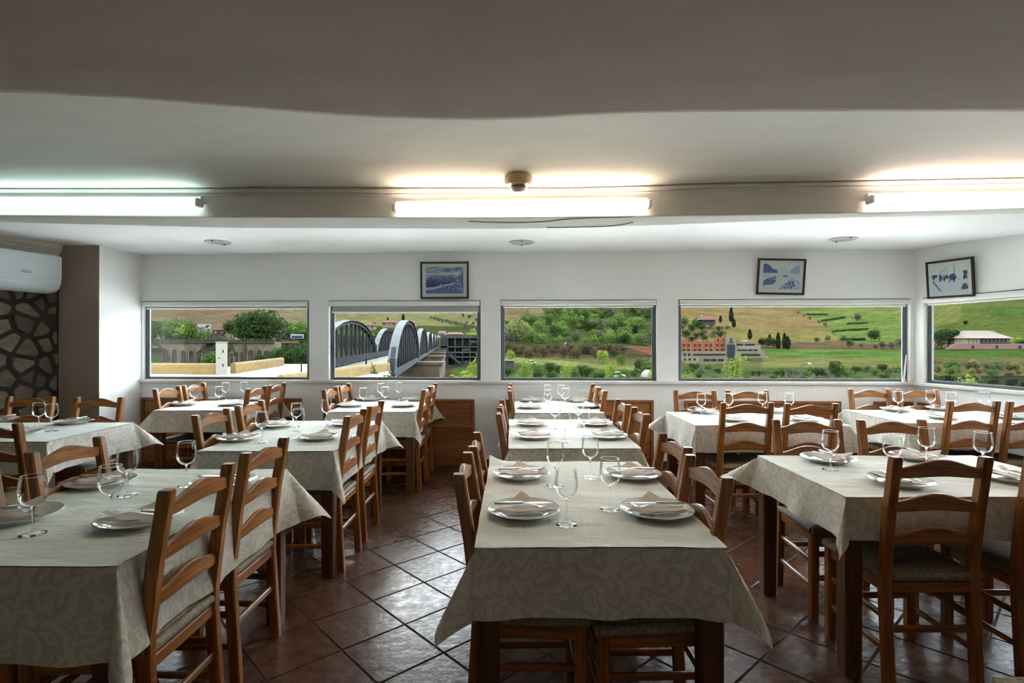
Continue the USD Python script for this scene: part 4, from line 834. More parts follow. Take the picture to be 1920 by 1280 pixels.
def plant(name, kind, look, label, catg, X, Y, h, group=None, z=None, n=1100, size=.05, w=1.0, variant=0):
    """A tree or bush of height h with its foot on the ground; the first of each sort carries the meshes, the rest reference it."""
    zz = float(ground_z(np.array([X]), np.array([Y]))[0]) - .15 * min(1, h / 4) if z is None else z
    key = (kind, look, variant, n)
    rot, sc = rng.uniform(-.5, .5) if kind == 'poplar' else rng.uniform(0, 6.28), (h * w, h * w, h)
    if key not in KIND:
        r = np.random.default_rng(len(KIND) + 11)
        x = UsdGeom.Xform.Define(stage, numbered('/World', name)); place(x, (X, Y, zz), rot); x.AddScaleOp().Set(Gf.Vec3f(*map(float, sc))); tag(x, label, catg, group); KIND[key] = x.GetPrim()
        part(x.GetPrim(), 'foliage', leaves(*crown(kind, r, n), size, r), look)
        top = {'tree': .55, 'bush': .25, 'cypress': .5, 'poplar': .6}[kind]
        part(x.GetPrim(), 'trunk', tube([(0, 0, -.08), (.01, 0, top * .4), (.0, .015, top)], [.022, .018, .008], 7), 'bark', True)
        return x.GetPrim()
    return dup(KIND[key], name, label, catg, (X, Y, zz), rot, group, sc)
def uvd(u, v):
    """Ground point under a sight direction (walks out along the ray until it dives under the ground)."""
    t = (u - 960) / FPX; Ys = np.geomspace(15, 1500, 900); z = CAM_Z + (640 - v) * Ys / FPX; k = np.argmax(ground_z(t * Ys, Ys, False) >= z); return t * Ys[k], Ys[k]
def grow(name, kind, look, label, catg, u, vtop, vbase, group=None, Y=None, **kw):
    if Y is None: X, Y = uvd(u, vbase)
    else: X = (u - 960) / FPX * Y
    g = float(ground_z(np.array([X]), np.array([Y]))[0]); h = (CAM_Z + (640 - vtop) * Y / FPX) - g
    return plant(name, kind, look, label, catg, X, Y, max(h, .6), group, **kw)
# bushy slope through the third window
G1 = 'bushes on the slope in the middle window'
slope = sg.Polygon([(942, 640), (945, 614), (1005, 600), (1060, 562), (1090, 545), (1232, 545), (1232, 648), (942, 648)])
def where3(u, v):
    a = 'above the yellow-green trees' if u < 1010 else 'above the kiosk' if u < 1085 else 'above the parked van' if u < 1160 else 'towards the orange wall'
    return a, 'high up' if v < 585 else 'halfway up' if v < 620 else 'low down'
n_ = 0
for k in range(420):
    u, v = rng.uniform(940, 1232), 548 + 104 * rng.uniform(0, 1) ** .9
    if not slope.contains(sg.Point(u, v)) or n_ >= 150: continue
    n_ += 1; X, Y = uvd(u, v); s = rng.uniform(5.5, 10.5) * Y / 420
    lk = ['leaf_mid', 'leaf_fresh', 'leaf_dark', 'leaf_mid', 'leaf_fresh', 'leaf_olive'][k % 6]; cn = {'leaf_mid': 'mid-green', 'leaf_dark': 'dark green', 'leaf_olive': 'greyish', 'leaf_fresh': 'light green'}[lk]; a, b = where3(u, v)
    plant('bush', 'bush', lk, f'{cn} bush on the wild slope, {b}, {a}', 'bush', X, Y, s, f'{cn} slope bushes {b} {a}', n=520, size=.075, w=rng.uniform(1.0, 1.5), variant=k % 2)
grow('tree', 'tree', 'leaf_yellow', 'pale yellow-green round tree at the foot of the bushy slope', 'tree', 957, 602, 645, w=.95)
grow('tree', 'tree', 'leaf_yellow', 'taller yellow-green tree beside the pale one, bushy slope', 'tree', 981, 600, 644, w=.9)
grow('tree', 'tree', 'leaf_mid', 'bright leafy tree high on the bushy slope', 'tree', 1072, 592, 622, w=1.0)
for u, v0, v1 in ((1147, 610, 630), (1192, 608, 626)): grow('bush', 'bush', 'leaf_cypress', 'almost black bush on the bright slope', 'bush', u, v0, v1, 'almost black bushes', n=420, size=.085, w=1.3)
for k in range(36):                                   # brown scrub along the foot of the slope
    u, v = 948 + k * 6.3, rng.uniform(660, 672); lk = 'leaf_brown' if k % 4 else 'leaf_dark'; X, Y = uvd(u, v)
    a = 'by the white blossoms' if u < 1030 else 'before the kiosk' if u < 1110 else 'behind the big yellow-green bush' if u < 1170 else 'below the orange wall'
    plant('bush', 'bush', lk, ('brown leafless scrub' if k % 4 else 'dark scrub bush') + f' along the foot of the slope, {a}' + (', tall' if k % 2 else ', low'), 'bush', X, Y, rng.uniform(5.2, 6.4) if k % 2 else rng.uniform(3.6, 4.8), f'scrub {a} {k % 2} ' + lk[5:], n=520, size=.075, w=rng.uniform(.9, 1.3))
grow('bush', 'bush', 'leaf_light', 'big yellow-green bush in front of the brown scrub', 'bush', 1130, 656, 682, w=1.1); grow('bush', 'bush', 'leaf_mid', 'green bush beside the big yellow-green bush', 'bush', 1166, 662, 686, w=1.0); grow('bush', 'bush', 'leaf_white', 'white blossoming bush by the meadow', 'bush', 998, 656, 668, w=1.1); grow('tree', 'tree', 'leaf_light', 'small round light-green tree at the middle window edge', 'tree', 957, 655, 680, w=.9)
for u, v0, v1, Y, lab in ((982, 672, 725, 95, 'next to the white blossoms'), (1058, 682, 730, 90, 'in the meadow centre'), (1142, 677, 726, 95, 'below the big yellow-green bush'), (1221, 688, 726, 90, 'at the tent')):
    grow('poplar', 'poplar', 'leaf_light', f'wind-swept light-green poplar top {lab}', 'tree', u, v0, v1, None, Y, w=.95, n=1500, size=.035)
for k, (u, v0, Y) in enumerate(((1010, 682, 150), (1030, 679, 160), (1048, 684, 155), (1075, 686, 120), (1090, 684, 125), (1102, 688, 120), (1115, 693, 110), (1008, 695, 105), (1033, 697, 100), (1170, 690, 130), (1190, 694, 120), (1205, 672, 170), (1222, 672, 150), (1130, 698, 105), (950, 690, 120), (1165, 700, 105))):
    grow('bush', 'bush', 'leaf_dark' if k % 3 else 'leaf_mid', ('dark' if k % 3 else 'mid-green') + ' bush on the near side of the meadow, ' + (a_ := mark(u, (1020, 'by the first poplar top'), (1065, 'by the middle poplar top'), (1120, 'between two poplar tops'), (9999, 'towards the round tent'))), 'bush', u, v0, 720, f'near meadow {a_} {k % 3 > 0}', Y, n=420, size=.085, w=1.4)
# viaduct window
for k, (u, v0, v1, lk, w) in enumerate(((283, 600, 640, 'leaf_dark', 1.1), (303, 598, 640, 'leaf_mid', 1.0), (328, 598, 640, 'leaf_mid', .95), (347, 602, 640, 'leaf_mid', .8), (358, 603, 640, 'leaf_mid', .6), (314, 611, 642, 'leaf_mid', 1.0), (341, 611, 642, 'leaf_light', 1.0), (278, 616, 642, 'leaf_dark', 1.2), (325, 618, 642, 'leaf_dark', 1.2), (366, 620, 642, 'leaf_mid', 1.2), (383, 620, 642, 'leaf_mid', 1.2), (398, 622, 642, 'leaf_mid', 1.3), (412, 622, 642, 'leaf_mid', 1.2),
        (440, 592, 640, 'leaf_dark', 1.0), (462, 588, 640, 'leaf_dark', 1.0), (480, 583, 640, 'leaf_dark', .9), (497, 580, 640, 'leaf_dark', .95), (510, 588, 640, 'leaf_dark', .9), (526, 600, 640, 'leaf_dark', .8), (455, 610, 642, 'leaf_mid', 1.3), (478, 608, 642, 'leaf_mid', 1.3), (492, 612, 642, 'leaf_mid', 1.2), (535, 616, 640, 'leaf_olive', 1.1), (552, 610, 636, 'leaf_light', 1.1), (565, 604, 634, 'leaf_mid', 1.1), (572, 618, 640, 'leaf_light', 1.0))):
    grow('tree', 'tree', lk, {'leaf_dark': 'dark green tree', 'leaf_mid': 'fresh green tree', 'leaf_light': 'light green tree', 'leaf_olive': 'greyish tree'}[lk] + ' behind the viaduct, ' + (('upper row, ' if v0 < 606 else 'lower row, ') + (a_ := mark(u, (300, 'near the stone-wall end of the window'), (350, 'between window edge and pale billboard'), (372, 'just before the pale billboard'), (420, 'under the two billboards'), (470, 'at the start of the dark clump'), (515, 'at the end of the dark clump'), (999, 'above the blue-lettered billboard')))), 'tree', u, v0, v1, f'trees behind the viaduct {a_} {lk[5:]} {v0 < 606}', None if k % 2 else 300, w=w, n=700, size=.06, variant=k % 2)
for k, (u, v0, Y) in enumerate(((275, 662, 190), (268, 668, 190), (398, 658, 200), (390, 664, 200), (535, 652, 180), (550, 646, 180), (545, 658, 160), (560, 655, 160), (508, 658, 200), (522, 660, 190), (490, 664, 205), (566, 650, 150))):
    grow('bush', 'bush', 'leaf_dark' if k > 3 else 'leaf_mid', ('dark' if k > 3 else 'green') + ' bush below the arches of the viaduct', 'bush', u, v0, 700, 'bushes below the viaduct, ' + ('dark' if k > 3 else 'green'), Y, n=420, size=.085, w=1.3)
# bridge window
for k in range(16): grow('bush', 'bush', 'leaf_olive', f'grey-green bush across the vineyard hill, {ORD[k]} from the bridge arch', 'bush', 808 + k * 5.6, 592 + k * 1.15, 599 + k * 1.3, None, n=420, size=.085, w=1.2)
for u, v0, v1 in ((756, 588, 602), (727, 594, 602)): grow('cypress', 'cypress', 'leaf_cypress', 'dark cypress beside the red roofs on the hill', 'tree', u, v0, v1, 'cypresses by the red roofs', w=1.6, n=700, size=.05)
for k in range(22): grow('bush', 'bush', ['leaf_mid', 'leaf_dark', 'leaf_light'][k % 3], ['mid', 'dark', 'light'][k % 3] + f'-green bush seen through the bridge trusses, {(a_ := mark(632 + k * 4.6, (665, "under the first far arch"), (700, "at the end of the first far arch"), (999, "at the first near arch")))}', 'bush', 632 + k * 4.6, 622 + 10 * (k * .37 % 1), 650, f'truss bushes {a_} {k % 3}', n=420, size=.085, w=1.3)
for k, (u, v0, v1) in enumerate(((868, 588, 594), (880, 590, 597), (893, 596, 604), (700, 604, 612), (690, 606, 613), (875, 602, 608), (888, 603, 609))): grow('bush', 'bush', 'leaf_dark', 'small dark tree dotted on the vineyard hill', 'bush', u, v0, v1, 'dots on the vineyard hill', n=420, size=.085, w=1.2)
grow('poplar', 'poplar', 'leaf_light', 'light-green poplar top by the grey building', 'tree', 886, 671, 730, None, 80, w=1.1, n=1500, size=.035); grow('tree', 'tree', 'leaf_light', 'lime-green tree behind the grey building', 'tree', 886, 618, 640, None, 330, w=1.3)
grow('bush', 'bush', 'leaf_light', 'pale bush below the grey building', 'bush', 880, 697, 730, None, 75, n=420, size=.085, w=1.5); grow('bush', 'bush', 'leaf_mid', 'weeds sprouting against the yellow parapet', 'bush', 699, 690, 712, None, 50, n=420, size=.085, w=.9)
for u in (712, 722, 733): grow('bush', 'bush', 'leaf_olive', 'dry weeds at the bridge abutment', 'bush', u, 698, 712, 'dry abutment weeds', 53, n=420, size=.085, w=.35)
# hotel window
for k in range(34):
    u, v1 = rng.uniform(1276, 1380), rng.uniform(606, 650); v0 = v1 - rng.uniform(9, 16); lk = ['leaf_mid', 'leaf_dark', 'leaf_dark', 'leaf_olive'][k % 4]
    if v1 > 596 + (u - 1276) * .25: grow('bush', 'bush', lk, {'leaf_mid': 'green', 'leaf_dark': 'dark green', 'leaf_olive': 'greyish'}[lk] + ' bush behind the hotel, ' + (a_ := ('higher, ' if v1 < 630 else 'lower, ') + mark(u, (1310, 'by the window edge'), (1345, 'under the dark farmhouse'), (999999, 'behind the stair tower'))), 'bush', u, v0, v1, f'bushes behind the hotel {a_} {lk[5:]}', n=420, size=.085, w=1.3)
for u, v0, v1, lab in ((1371, 575, 604, 'tallest, beside the dark house'), (1351, 591, 606, 'short one beside the dark house'), (1376, 597, 614, 'slim one below the tallest'), (1406, 617, 637, 'alone behind the hotel terraces'), (1443, 626, 640, 'small one on the brown field edge'), (1459, 623, 654, 'first in the roadside group'), (1471, 624, 654, 'second in the roadside group'), (1477, 630, 655, 'third in the roadside group')):
    grow('cypress', 'cypress', 'leaf_cypress', f'dark slim cypress, {lab}', 'tree', u, v0, v1, None, w=1.0 if v1 - v0 > 25 else 1.5, n=700, size=.05)
for k, (u, v0, v1, lk) in enumerate(((1428, 634, 652, 'leaf_cypress'), (1440, 632, 653, 'leaf_dark'), (1450, 634, 653, 'leaf_dark'), (1606, 587, 605, 'leaf_olive'), (1634, 620, 640, 'leaf_cypress'), (1640, 618, 642, 'leaf_dark'), (1532, 632, 644, 'leaf_dark'), (1552, 628, 642, 'leaf_olive'), (1562, 617, 627, 'leaf_olive'), (1548, 604, 612, 'leaf_olive'), (1536, 600, 607, 'leaf_olive'), (1519, 593, 600, 'leaf_olive'), (1508, 588, 595, 'leaf_olive'), (1497, 582, 588, 'leaf_olive'), (1580, 628, 641, 'leaf_olive'), (1594, 636, 652, 'leaf_brown'), (1616, 642, 652, 'leaf_olive'), (1655, 640, 653, 'leaf_brown'), (1673, 640, 655, 'leaf_olive'), (1690, 634, 655, 'leaf_dark'), (1640, 644, 655, 'leaf_olive'))):
    grow('tree', 'tree', lk, {'leaf_cypress': 'blackish', 'leaf_dark': 'dark green', 'leaf_olive': 'silvery olive', 'leaf_brown': 'brownish'}[lk] + ' tree among the green terraces, ' + (a_ := mark(u, (1455, 'beside the roadside cypresses'), (1530, 'on the brown field border'), (1570, 'below the slanting hedge'), (1628, 'near the lone tree'), (9999, 'before the white house'))), 'tree', u, v0, v1, f'terrace trees {a_} {lk[5:]}', w=1.2, n=700, size=.06)
def hedge(label, u0, u1, va, vb, hpx):
    r = np.random.default_rng(int(u0)); n = 900; f = r.uniform(0, 1, n); P, ref = [], None
    for q_ in f[:24]: pass
    A0, A1 = np.array(uvd(u0, va)), np.array(uvd(u1, vb)); c0 = A0 + (A1 - A0) * f[:, None]; Ym_ = (A0[1] + A1[1]) / 2; h = hpx * Ym_ / FPX
    z0 = ground_z(c0[:, 0], c0[:, 1]); ang = r.uniform(0, np.pi, n); rad = h * .62 * r.uniform(.75, 1.0, n)
    Pn = np.c_[c0[:, 0], c0[:, 1] + rad * np.cos(ang), z0 + rad * np.sin(ang) * 1.5]; N = np.c_[np.zeros(n), np.cos(ang), np.sin(ang)]
    solo('hedge', leaves(Pn, N, h * .3, r), 'leaf_dark', label, 'hedge')
for lab, *a_ in (('top hedge row on the green terraces', 1512, 1552, 590, 591, 3.5), ('slanting hedge row on the green terraces', 1540, 1585, 603, 597, 4), ('long curved-looking hedge row below the lone tree', 1566, 1628, 621, 619, 4), ('short dark hedge row at the foot of the lone tree', 1588, 1628, 607.5, 607, 3), ('lowest hedge row on the green terraces', 1575, 1622, 638, 639, 5)): hedge(lab, *a_)
grow('poplar', 'poplar', 'leaf_light', 'bright yellow-green poplar in front of the hotel stair tower', 'tree', 1374, 663, 740, None, 85, w=1.0, n=1500, size=.035); grow('poplar', 'poplar', 'leaf_light', 'light-green poplar top at the hotel window edge', 'tree', 1282, 695, 730, None, 80, w=1.0, n=1500, size=.035)
for k, (u, v0, Y) in enumerate(((1290, 684, 200), (1300, 680, 230), (1316, 688, 180), (1330, 681, 240), (1345, 690, 200), (1395, 688, 180), (1410, 690, 170), (1425, 694, 150), (1440, 692, 160), (1455, 690, 150), (1470, 693, 140), (1488, 688, 130), (1510, 692, 120), (1530, 688, 120), (1545, 692, 120), (1590, 690, 130), (1605, 686, 150), (1622, 684, 160), (1640, 688, 140), (1655, 682, 160), (1670, 688, 140), (1686, 683, 150), (1310, 700, 120), (1340, 702, 115), (1400, 702, 110), (1450, 703, 105), (1500, 702, 100), (1610, 702, 100), (1660, 701, 100), (1540, 704, 95))):
    lk = ['leaf_mid', 'leaf_dark', 'leaf_olive'][k % 3]
    grow('bush', 'bush', lk, {'leaf_mid': 'green', 'leaf_dark': 'dark green', 'leaf_olive': 'grey-green'}[lk] + ' thicket bush ' + (a_ := mark(u, (1350, 'below the orange hotel block'), (1440, 'below the hotel terraces'), (1520, 'around the street lamp'), (1600, 'beside the blue-green tree'), (9999, 'towards the room corner'))), 'bush', u, v0, 730, f'thicket {a_} {lk[5:]}', Y, n=420, size=.085, w=1.5)
grow('tree', 'tree', 'leaf_dark', 'dark blue-green tree rising from the thicket by the street lamp', 'tree', 1568, 676, 730, None, 100, w=.85)
# side-wall window
for k, (u, v0, v1, lk) in enumerate(((1752, 622, 652, 'leaf_dark'), (1765, 618, 654, 'leaf_dark'), (1778, 616, 655, 'leaf_dark'), (1790, 620, 655, 'leaf_cypress'), (1800, 622, 655, 'leaf_dark'), (1812, 622, 650, 'leaf_dark'), (1758, 636, 656, 'leaf_brown'), (1811, 600, 611, 'leaf_cypress'), (1906, 632, 652, 'leaf_light'), (1915, 636, 655, 'leaf_dark'), (1747, 640, 656, 'leaf_white'), (1788, 632, 646, 'leaf_white'))):
    grow('tree', 'tree', lk, {'leaf_dark': 'dark leafy tree', 'leaf_cypress': 'blackish tree', 'leaf_brown': 'brownish tree', 'leaf_light': 'light green tree', 'leaf_white': 'white blossoming tree'}[lk] + ' near the pink manor', 'tree', u, v0, v1, 'trees near the manor, ' + lk[5:], w=1.1, n=700, size=.06)
for k in range(44):
    u = 1744 + (k * 37 % 220); v0 = 672 + (k * 17 % 44); lk = 'leaf_cypress' if v0 > 702 else ['leaf_brown', 'leaf_mid', 'leaf_yellow', 'leaf_olive'][k % 4]
    grow('bush', 'bush', lk, {'leaf_cypress': 'blackish hedge bush low in', 'leaf_brown': 'brown bush in', 'leaf_mid': 'green bush in', 'leaf_yellow': 'yellowish bush in', 'leaf_olive': 'grey-green bush in'}[lk] + ' the scrub ' + (a_ := mark(u, (1800, 'under the dark manor trees'), (1870, 'under the manor gate'), (9999, 'under the far end of the manor'))), 'bush', u, v0, 760, f'manor scrub {a_} {lk[5:]}', 60 + (716 - v0) * 2.6, n=420, size=.085, w=1.5)
grow('bush', 'bush', 'leaf_light', 'single bright green sapling before the blackish hedge', 'bush', 1819, 704, 740, None, 52, n=420, size=.085, w=.7)
# ---------------------------------------------------------------- outdoors: road, parapets, bridges, buildings
RZ = -1.6                                            # road level
road = sg.Polygon([(-60, 8), (-7.5, 8), (-10.0, 20), (-12.4, 40), (-12.35, 55), (-19.9, 55), (-22, 72), (-31, 72), (-38, 50), (-60, 46)])
struct('road_surface', prism(road, RZ - .5, RZ, 'xy'), 'road_concrete', 'pale concrete road leading onto the steel bridge')
struct('bounce_paving', box((-7.4, 6.9, -3.9), (30, 44, -3.4)), 'paving_bounce', 'unseen pale paving added below the windows to bounce daylight in')  # out of view, added as a reflector that lifts the ceiling by the windows
def wall_bar(name, label, P, Q, w, h, m, z=RZ, cat_='parapet'):
    P, Q = np.array(P, float), np.array(Q, float); d = (Q - P) / np.linalg.norm(Q - P); n = np.array([-d[1], d[0]])
    a = np.linspace(0, np.pi, 9); sec = [(-w/2, 0)] + [(-w/2 * math.cos(t), h - w * .42 + w * .42 * math.sin(t)) for t in a] + [(w/2, 0)]
    rings = []
    for p, k in ((P, .86), (P + d * .25, 1), (Q - d * .25, 1), (Q, .86)): rings.append([(*(p + n * x * k), z + (zz if zz < .01 else zz * (.9 + .1 * k))) for x, zz in sec])
    return solo(name, loft(np.array(rings)[:, ::-1]), m, label, cat_, 40)
wall_bar('road_parapet', 'rounded yellow road parapet ending at the steel bridge', (-14.6, 34), (-12.7, 55), .62, .92, 'parapet_yellow')
wall_bar('road_parapet', 'long yellow parapet on the left of the white gate post', (-44, 50.4), (-26.2, 49.0), .6, 1.02, 'parapet_yellow')
wall_bar('road_parapet', 'yellow parapet running from the white gate post towards the bridge', (-26.0, 50.2), (-28.6, 67), .6, 1.02, 'parapet_yellow')
gp = thing('gate_post', 'cream square gate post between the yellow parapets', 'post', (-26.2, 48.6, RZ), .5)
part(gp, 'shaft', cbox((-.46, -.42, 0), (.46, .42, 2.9), .03), 'post_cream'); part(gp, 'cap', cbox((-.5, -.46, 2.9), (.5, .46, 2.98), .02), 'post_cream'); part(gp, 'fitting', cat(box((.06, -.44, 2.0), (.14, -.42, 2.25)), box((.06, -.44, .75), (.14, -.42, 1.0)), box((-.3, -.435, 1.5), (-.1, -.42, 1.55))), 'steel_dark')
for lab, u, v0, v1, Y in (('by the white bridge portal', 565, 665, 688, 52), ('beside the road on the bridge approach', 686.5, 667, 681, 62)):
    p = at(u, v1, Y); solo('bollard', lathe([(0, 0), (.09, 0), (.09, 1.0), (.07, 1.08), (0, 1.1)], 14), 'steel_dark', f'black bollard {lab}', 'bollard', 40, (p[0], Y, RZ))

# stone viaduct: parapet on corbels, big arches with blind arcades between them
YV, zt = 235.0, 2.2
def vx(u): return (u - 960) * YV / FPX
vd = thing('stone_viaduct', 'grey stone viaduct with big arches and small blind arcades', 'bridge')
xa, xb = vx(180), vx(515)
wallp = sg.Polygon([(xa, -20), (xb, -20), (xb, zt - 1.3), (xa, zt - 1.3)])
def arch(cx, w, z0, zs, n=14, pointed=1.0):
    a = np.linspace(0, np.pi, n); return sg.Polygon([(cx - w/2, z0), (cx + w/2, z0)] + [(cx + w/2 * math.cos(t), zs + w/2 * pointed * math.sin(t)) for t in a])
BIG = [(vx(268), 24.0), (vx(408), 17.0)]
for cx, w in BIG: wallp = wallp.difference(arch(cx, w, -21, -10.8, 24, 1.55 if w < 20 else 1.02))
part(vd, 'wall', prism(wallp, YV, YV + 7), 'granite')
for cx, w in BIG:
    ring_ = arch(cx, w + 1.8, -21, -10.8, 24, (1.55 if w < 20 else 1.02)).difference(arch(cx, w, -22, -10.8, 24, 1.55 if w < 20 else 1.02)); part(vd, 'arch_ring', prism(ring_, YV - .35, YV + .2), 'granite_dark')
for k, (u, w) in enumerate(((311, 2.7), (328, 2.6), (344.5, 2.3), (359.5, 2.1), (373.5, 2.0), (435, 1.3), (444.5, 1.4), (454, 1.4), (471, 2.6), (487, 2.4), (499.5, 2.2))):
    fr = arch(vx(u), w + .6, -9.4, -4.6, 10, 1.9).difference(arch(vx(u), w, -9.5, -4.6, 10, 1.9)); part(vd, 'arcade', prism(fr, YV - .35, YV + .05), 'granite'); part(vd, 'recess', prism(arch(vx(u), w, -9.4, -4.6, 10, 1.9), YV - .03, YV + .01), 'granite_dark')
part(vd, 'pilaster', cat(*[box((vx(u) - .5, YV - .6, -20), (vx(u) + .5, YV, zt - 1.2)) for u in (459.5,)]), 'granite_dark')
part(vd, 'string_course', box((xa, YV - .7, zt - 1.5), (xb, YV + .1, zt - .9)), 'granite_dark')
for k in range(62):
    x = xa + 1 + k * 1.25
    if x < xb: part(vd, 'corbel', box((x, YV - .7, zt - 1.0), (x + .55, YV - .15, zt)), 'granite_dark')
part(vd, 'rail', box((xa, YV - .6, zt - .1), (xb, YV - .2, zt + .15)), 'granite_dark'); part(vd, 'deck', box((xa, YV, zt - 1.3), (xb, YV + 7, zt - .9)), 'granite')
def small_car(label, x, y, z, m, rz=0.0):
    c = thing('car', label, 'car', (x, y, z), rz)
    part(c, 'body', cbox((-2.0, -.8, .25), (2.0, .8, .85), .18), m); part(c, 'cabin', loft([rsec(-.1 + o, 0, zz, a, b, .1) for zz, a, b, o in ((.84, 1.25, .74, 0), (1.40, .8, .62, -.05))]), 'window_dark', 30)
    part(c, 'roof', cbox((-.85, -.6, 1.38), (.75, .6, 1.46), .03), m)
    for sx in (-1.25, 1.25):
        for sy in (-1, 1): part(c, 'wheel', moved(lathe([(0, -.1), (.32, -.1), (.32, .1), (0, .1)], 14), (sx, sy * .74, .32), rx=math.pi / 2), 'car_dark')
for lab, u, m in (('red and pale car crossing the viaduct', 386, 'car_red'), ('white car behind the red one on the viaduct', 402, 'car_white'), ('white car near the far end of the viaduct', 434, 'car_white')): small_car(lab, vx(u), YV + 2.2, zt - .6, m)

def billboard(label, u0, u1, v0, v1, Y, base, marks, zdown):
    p, q_ = at(u0, v1, Y), at(u1, v0, Y); t = thing('billboard', label, 'billboard', ((p[0] + q_[0]) / 2, Y, p[2])); w, h = q_[0] - p[0], q_[2] - p[2]
    part(t, 'board', box((-w/2, -.1, 0), (w/2, .1, h)), base)
    for s in (-.3, .3): part(t, 'post', box((s * w - .12, .1, -zdown), (s * w + .12, .3, h * .8)), 'steel_dark')
    for nm, pts_, m in marks: part(t, nm, prism(sg.Polygon([(-w/2 + a * w, b * h) for a, b in pts_]), -.13, -.1), m)
billboard('pale billboard with a green leaf, on the hillside', 370.5, 395, 607.3, 616, 262, 'sign_white', [('green_leaf', [(.55, .25), (.7, .8), (.85, .9), (.95, .6), (.78, .2)], 'sign_green'), ('green_leaf', [(.62, .5), (.72, .1), (.8, .1), (.74, .6)], 'post_cream'), ('horizon_band', [(0, .05), (.55, .05), (.5, .3), (.25, .2), (0, .35)], 'steel_grey')], 7)
billboard('maroon billboard with pale marks, above the viaduct', 399, 424, 618, 626.6, 258, 'sign_maroon', [('emblem', [(.08, .3), (.2, .85), (.34, .3), (.25, .15)], 'sign_lilac'), ('lettering', [(.5, .4), (.62, .4), (.62, .52), (.5, .52)], 'sign_lilac'), ('lettering', [(.64, .4), (.70, .7), (.73, .5), (.80, .62), (.74, .3)], 'sign_lilac')], 5)
billboard('white billboard with a blue lettering band', 545, 569, 626, 634.5, 150, 'sign_white', [('blue_band', [(.08, .1), (.95, .1), (.95, .48), (.08, .48)], 'sign_blue')] + [('lettering', [(.12 + k * .115, .22), (.20 + k * .115, .22), (.20 + k * .115, .62 if k % 3 else .78), (.12 + k * .115, .62)], 'sign_blue') for k in range(7)], 6)
rb = at(528, 641, 150); solo('road_barrier', box((rb[0], 150, rb[2] - .35), (at(560, 641, 150)[0], 150.3, rb[2] + .35)), 'board_brown', 'brown guard rail below the white billboard', 'barrier')

# steel bridge: two lines of arched trusses carrying the road over the river
BD = np.array([-.121, 1.0]) / math.hypot(.121, 1); DZ = CAM_Z - 3.0; NSP, SP = 6, 46.0
br = thing('steel_bridge', 'grey riveted steel arch-truss bridge running away over the river', 'bridge', (0, 0, 0))
def bpt(side, d, z): 
    x0 = -5.6 if side > 0 else -13.5
    Y = 55 + d; return np.array([-.121 * Y + x0, Y, DZ + z])
def rise(f): return 5.7 * (1 - abs(2 * f - 1) ** 2.3) ** .62
for side in (1, -1):
    for k in range(NSP):
        d0 = k * SP; F = 1 - np.cos(np.linspace(0, 1, 15) * np.pi); F = F / 2
        P = [bpt(side, d0 + f * SP, rise(f) - (.5 if f in (F[0], F[-1]) else 0)) for f in F]
        bars = [obox(P[i_], P[i_ + 1], .5, .50) for i_ in range(len(P) - 1)]
        part(br, 'arch_chord', cat(*bars), 'steel_grey')
        plates = [obox(P[i_] + [0, 0, .26], P[i_ + 1] + [0, 0, .26], .95, .05) for i_ in range(len(P) - 1)]
        part(br, 'cover_plate', cat(*plates), 'steel_light')
        n = 13 if k < 2 else 9; vs_ = []
        for i_ in range(1, n):
            f = i_ / n; vs_.append(obox(bpt(side, d0 + f * SP, -.1), bpt(side, d0 + f * SP, rise(f)), .34, .26, up=(0, 1, 0)))
        for i_ in range(1, n - 1):
            f, g = i_ / n, (i_ + 1) / n; a_, b_ = (f, g) if i_ % 2 else (g, f); vs_.append(obox(bpt(side, d0 + a_ * SP, .1), bpt(side, d0 + b_ * SP, rise(b_) - .1), .14, .12, up=(0, 1, 0)))
        part(br, 'hanger_web', cat(*vs_), 'steel_dark')
        part(br, 'bottom_chord', obox(bpt(side, d0, -.35), bpt(side, d0 + SP, -.35), .5, .8), 'steel_grey')
        part(br, 'railing', cat(*[obox(bpt(side, d0, z) + [-.45 * side, 0, 0], bpt(side, d0 + SP, z) + [-.45 * side, 0, 0], .06, h) for z, h in ((.55, .75), (1.02, .09))]), 'steel_dark')
part(br, 'deck', cat(*[obox((bpt(1, k * SP, -.3) + bpt(-1, k * SP, -.3)) / 2, (bpt(1, (k + 1) * SP, -.3) + bpt(-1, (k + 1) * SP, -.3)) / 2, 7.4, .35) for k in range(NSP)]), 'deck_asphalt')
for k in range(0, NSP + 1):
    c = (bpt(1, k * SP, 0) + bpt(-1, k * SP, 0)) / 2; w = 8.4
    if k == 0: solo('bridge_abutment', box((c[0] - 5.4, c[1] - 6, -22), (c[0] + 4.6, c[1] + 1.5, DZ - .75)), 'pier_stone', 'stone abutment under the near end of the steel bridge', 'abutment')
    else: solo('bridge_pier', loft([[(c[0] - w * s_, c[1] - 2.2 * s_, z), (c[0] + w * s_, c[1] - 2.2 * s_, z), (c[0] + w * s_, c[1] + 2.2 * s_, z), (c[0] - w * s_, c[1] + 2.2 * s_, z)] for s_, z in ((1.15, -26), (1.0, DZ - 1.4), (1.08, DZ - 1.3), (1.08, DZ - .76))]), 'pier_stone', f'tall masonry pier of the steel bridge, {["first","second","third","fourth","fifth","sixth"][k-1]} from the road', 'pier')

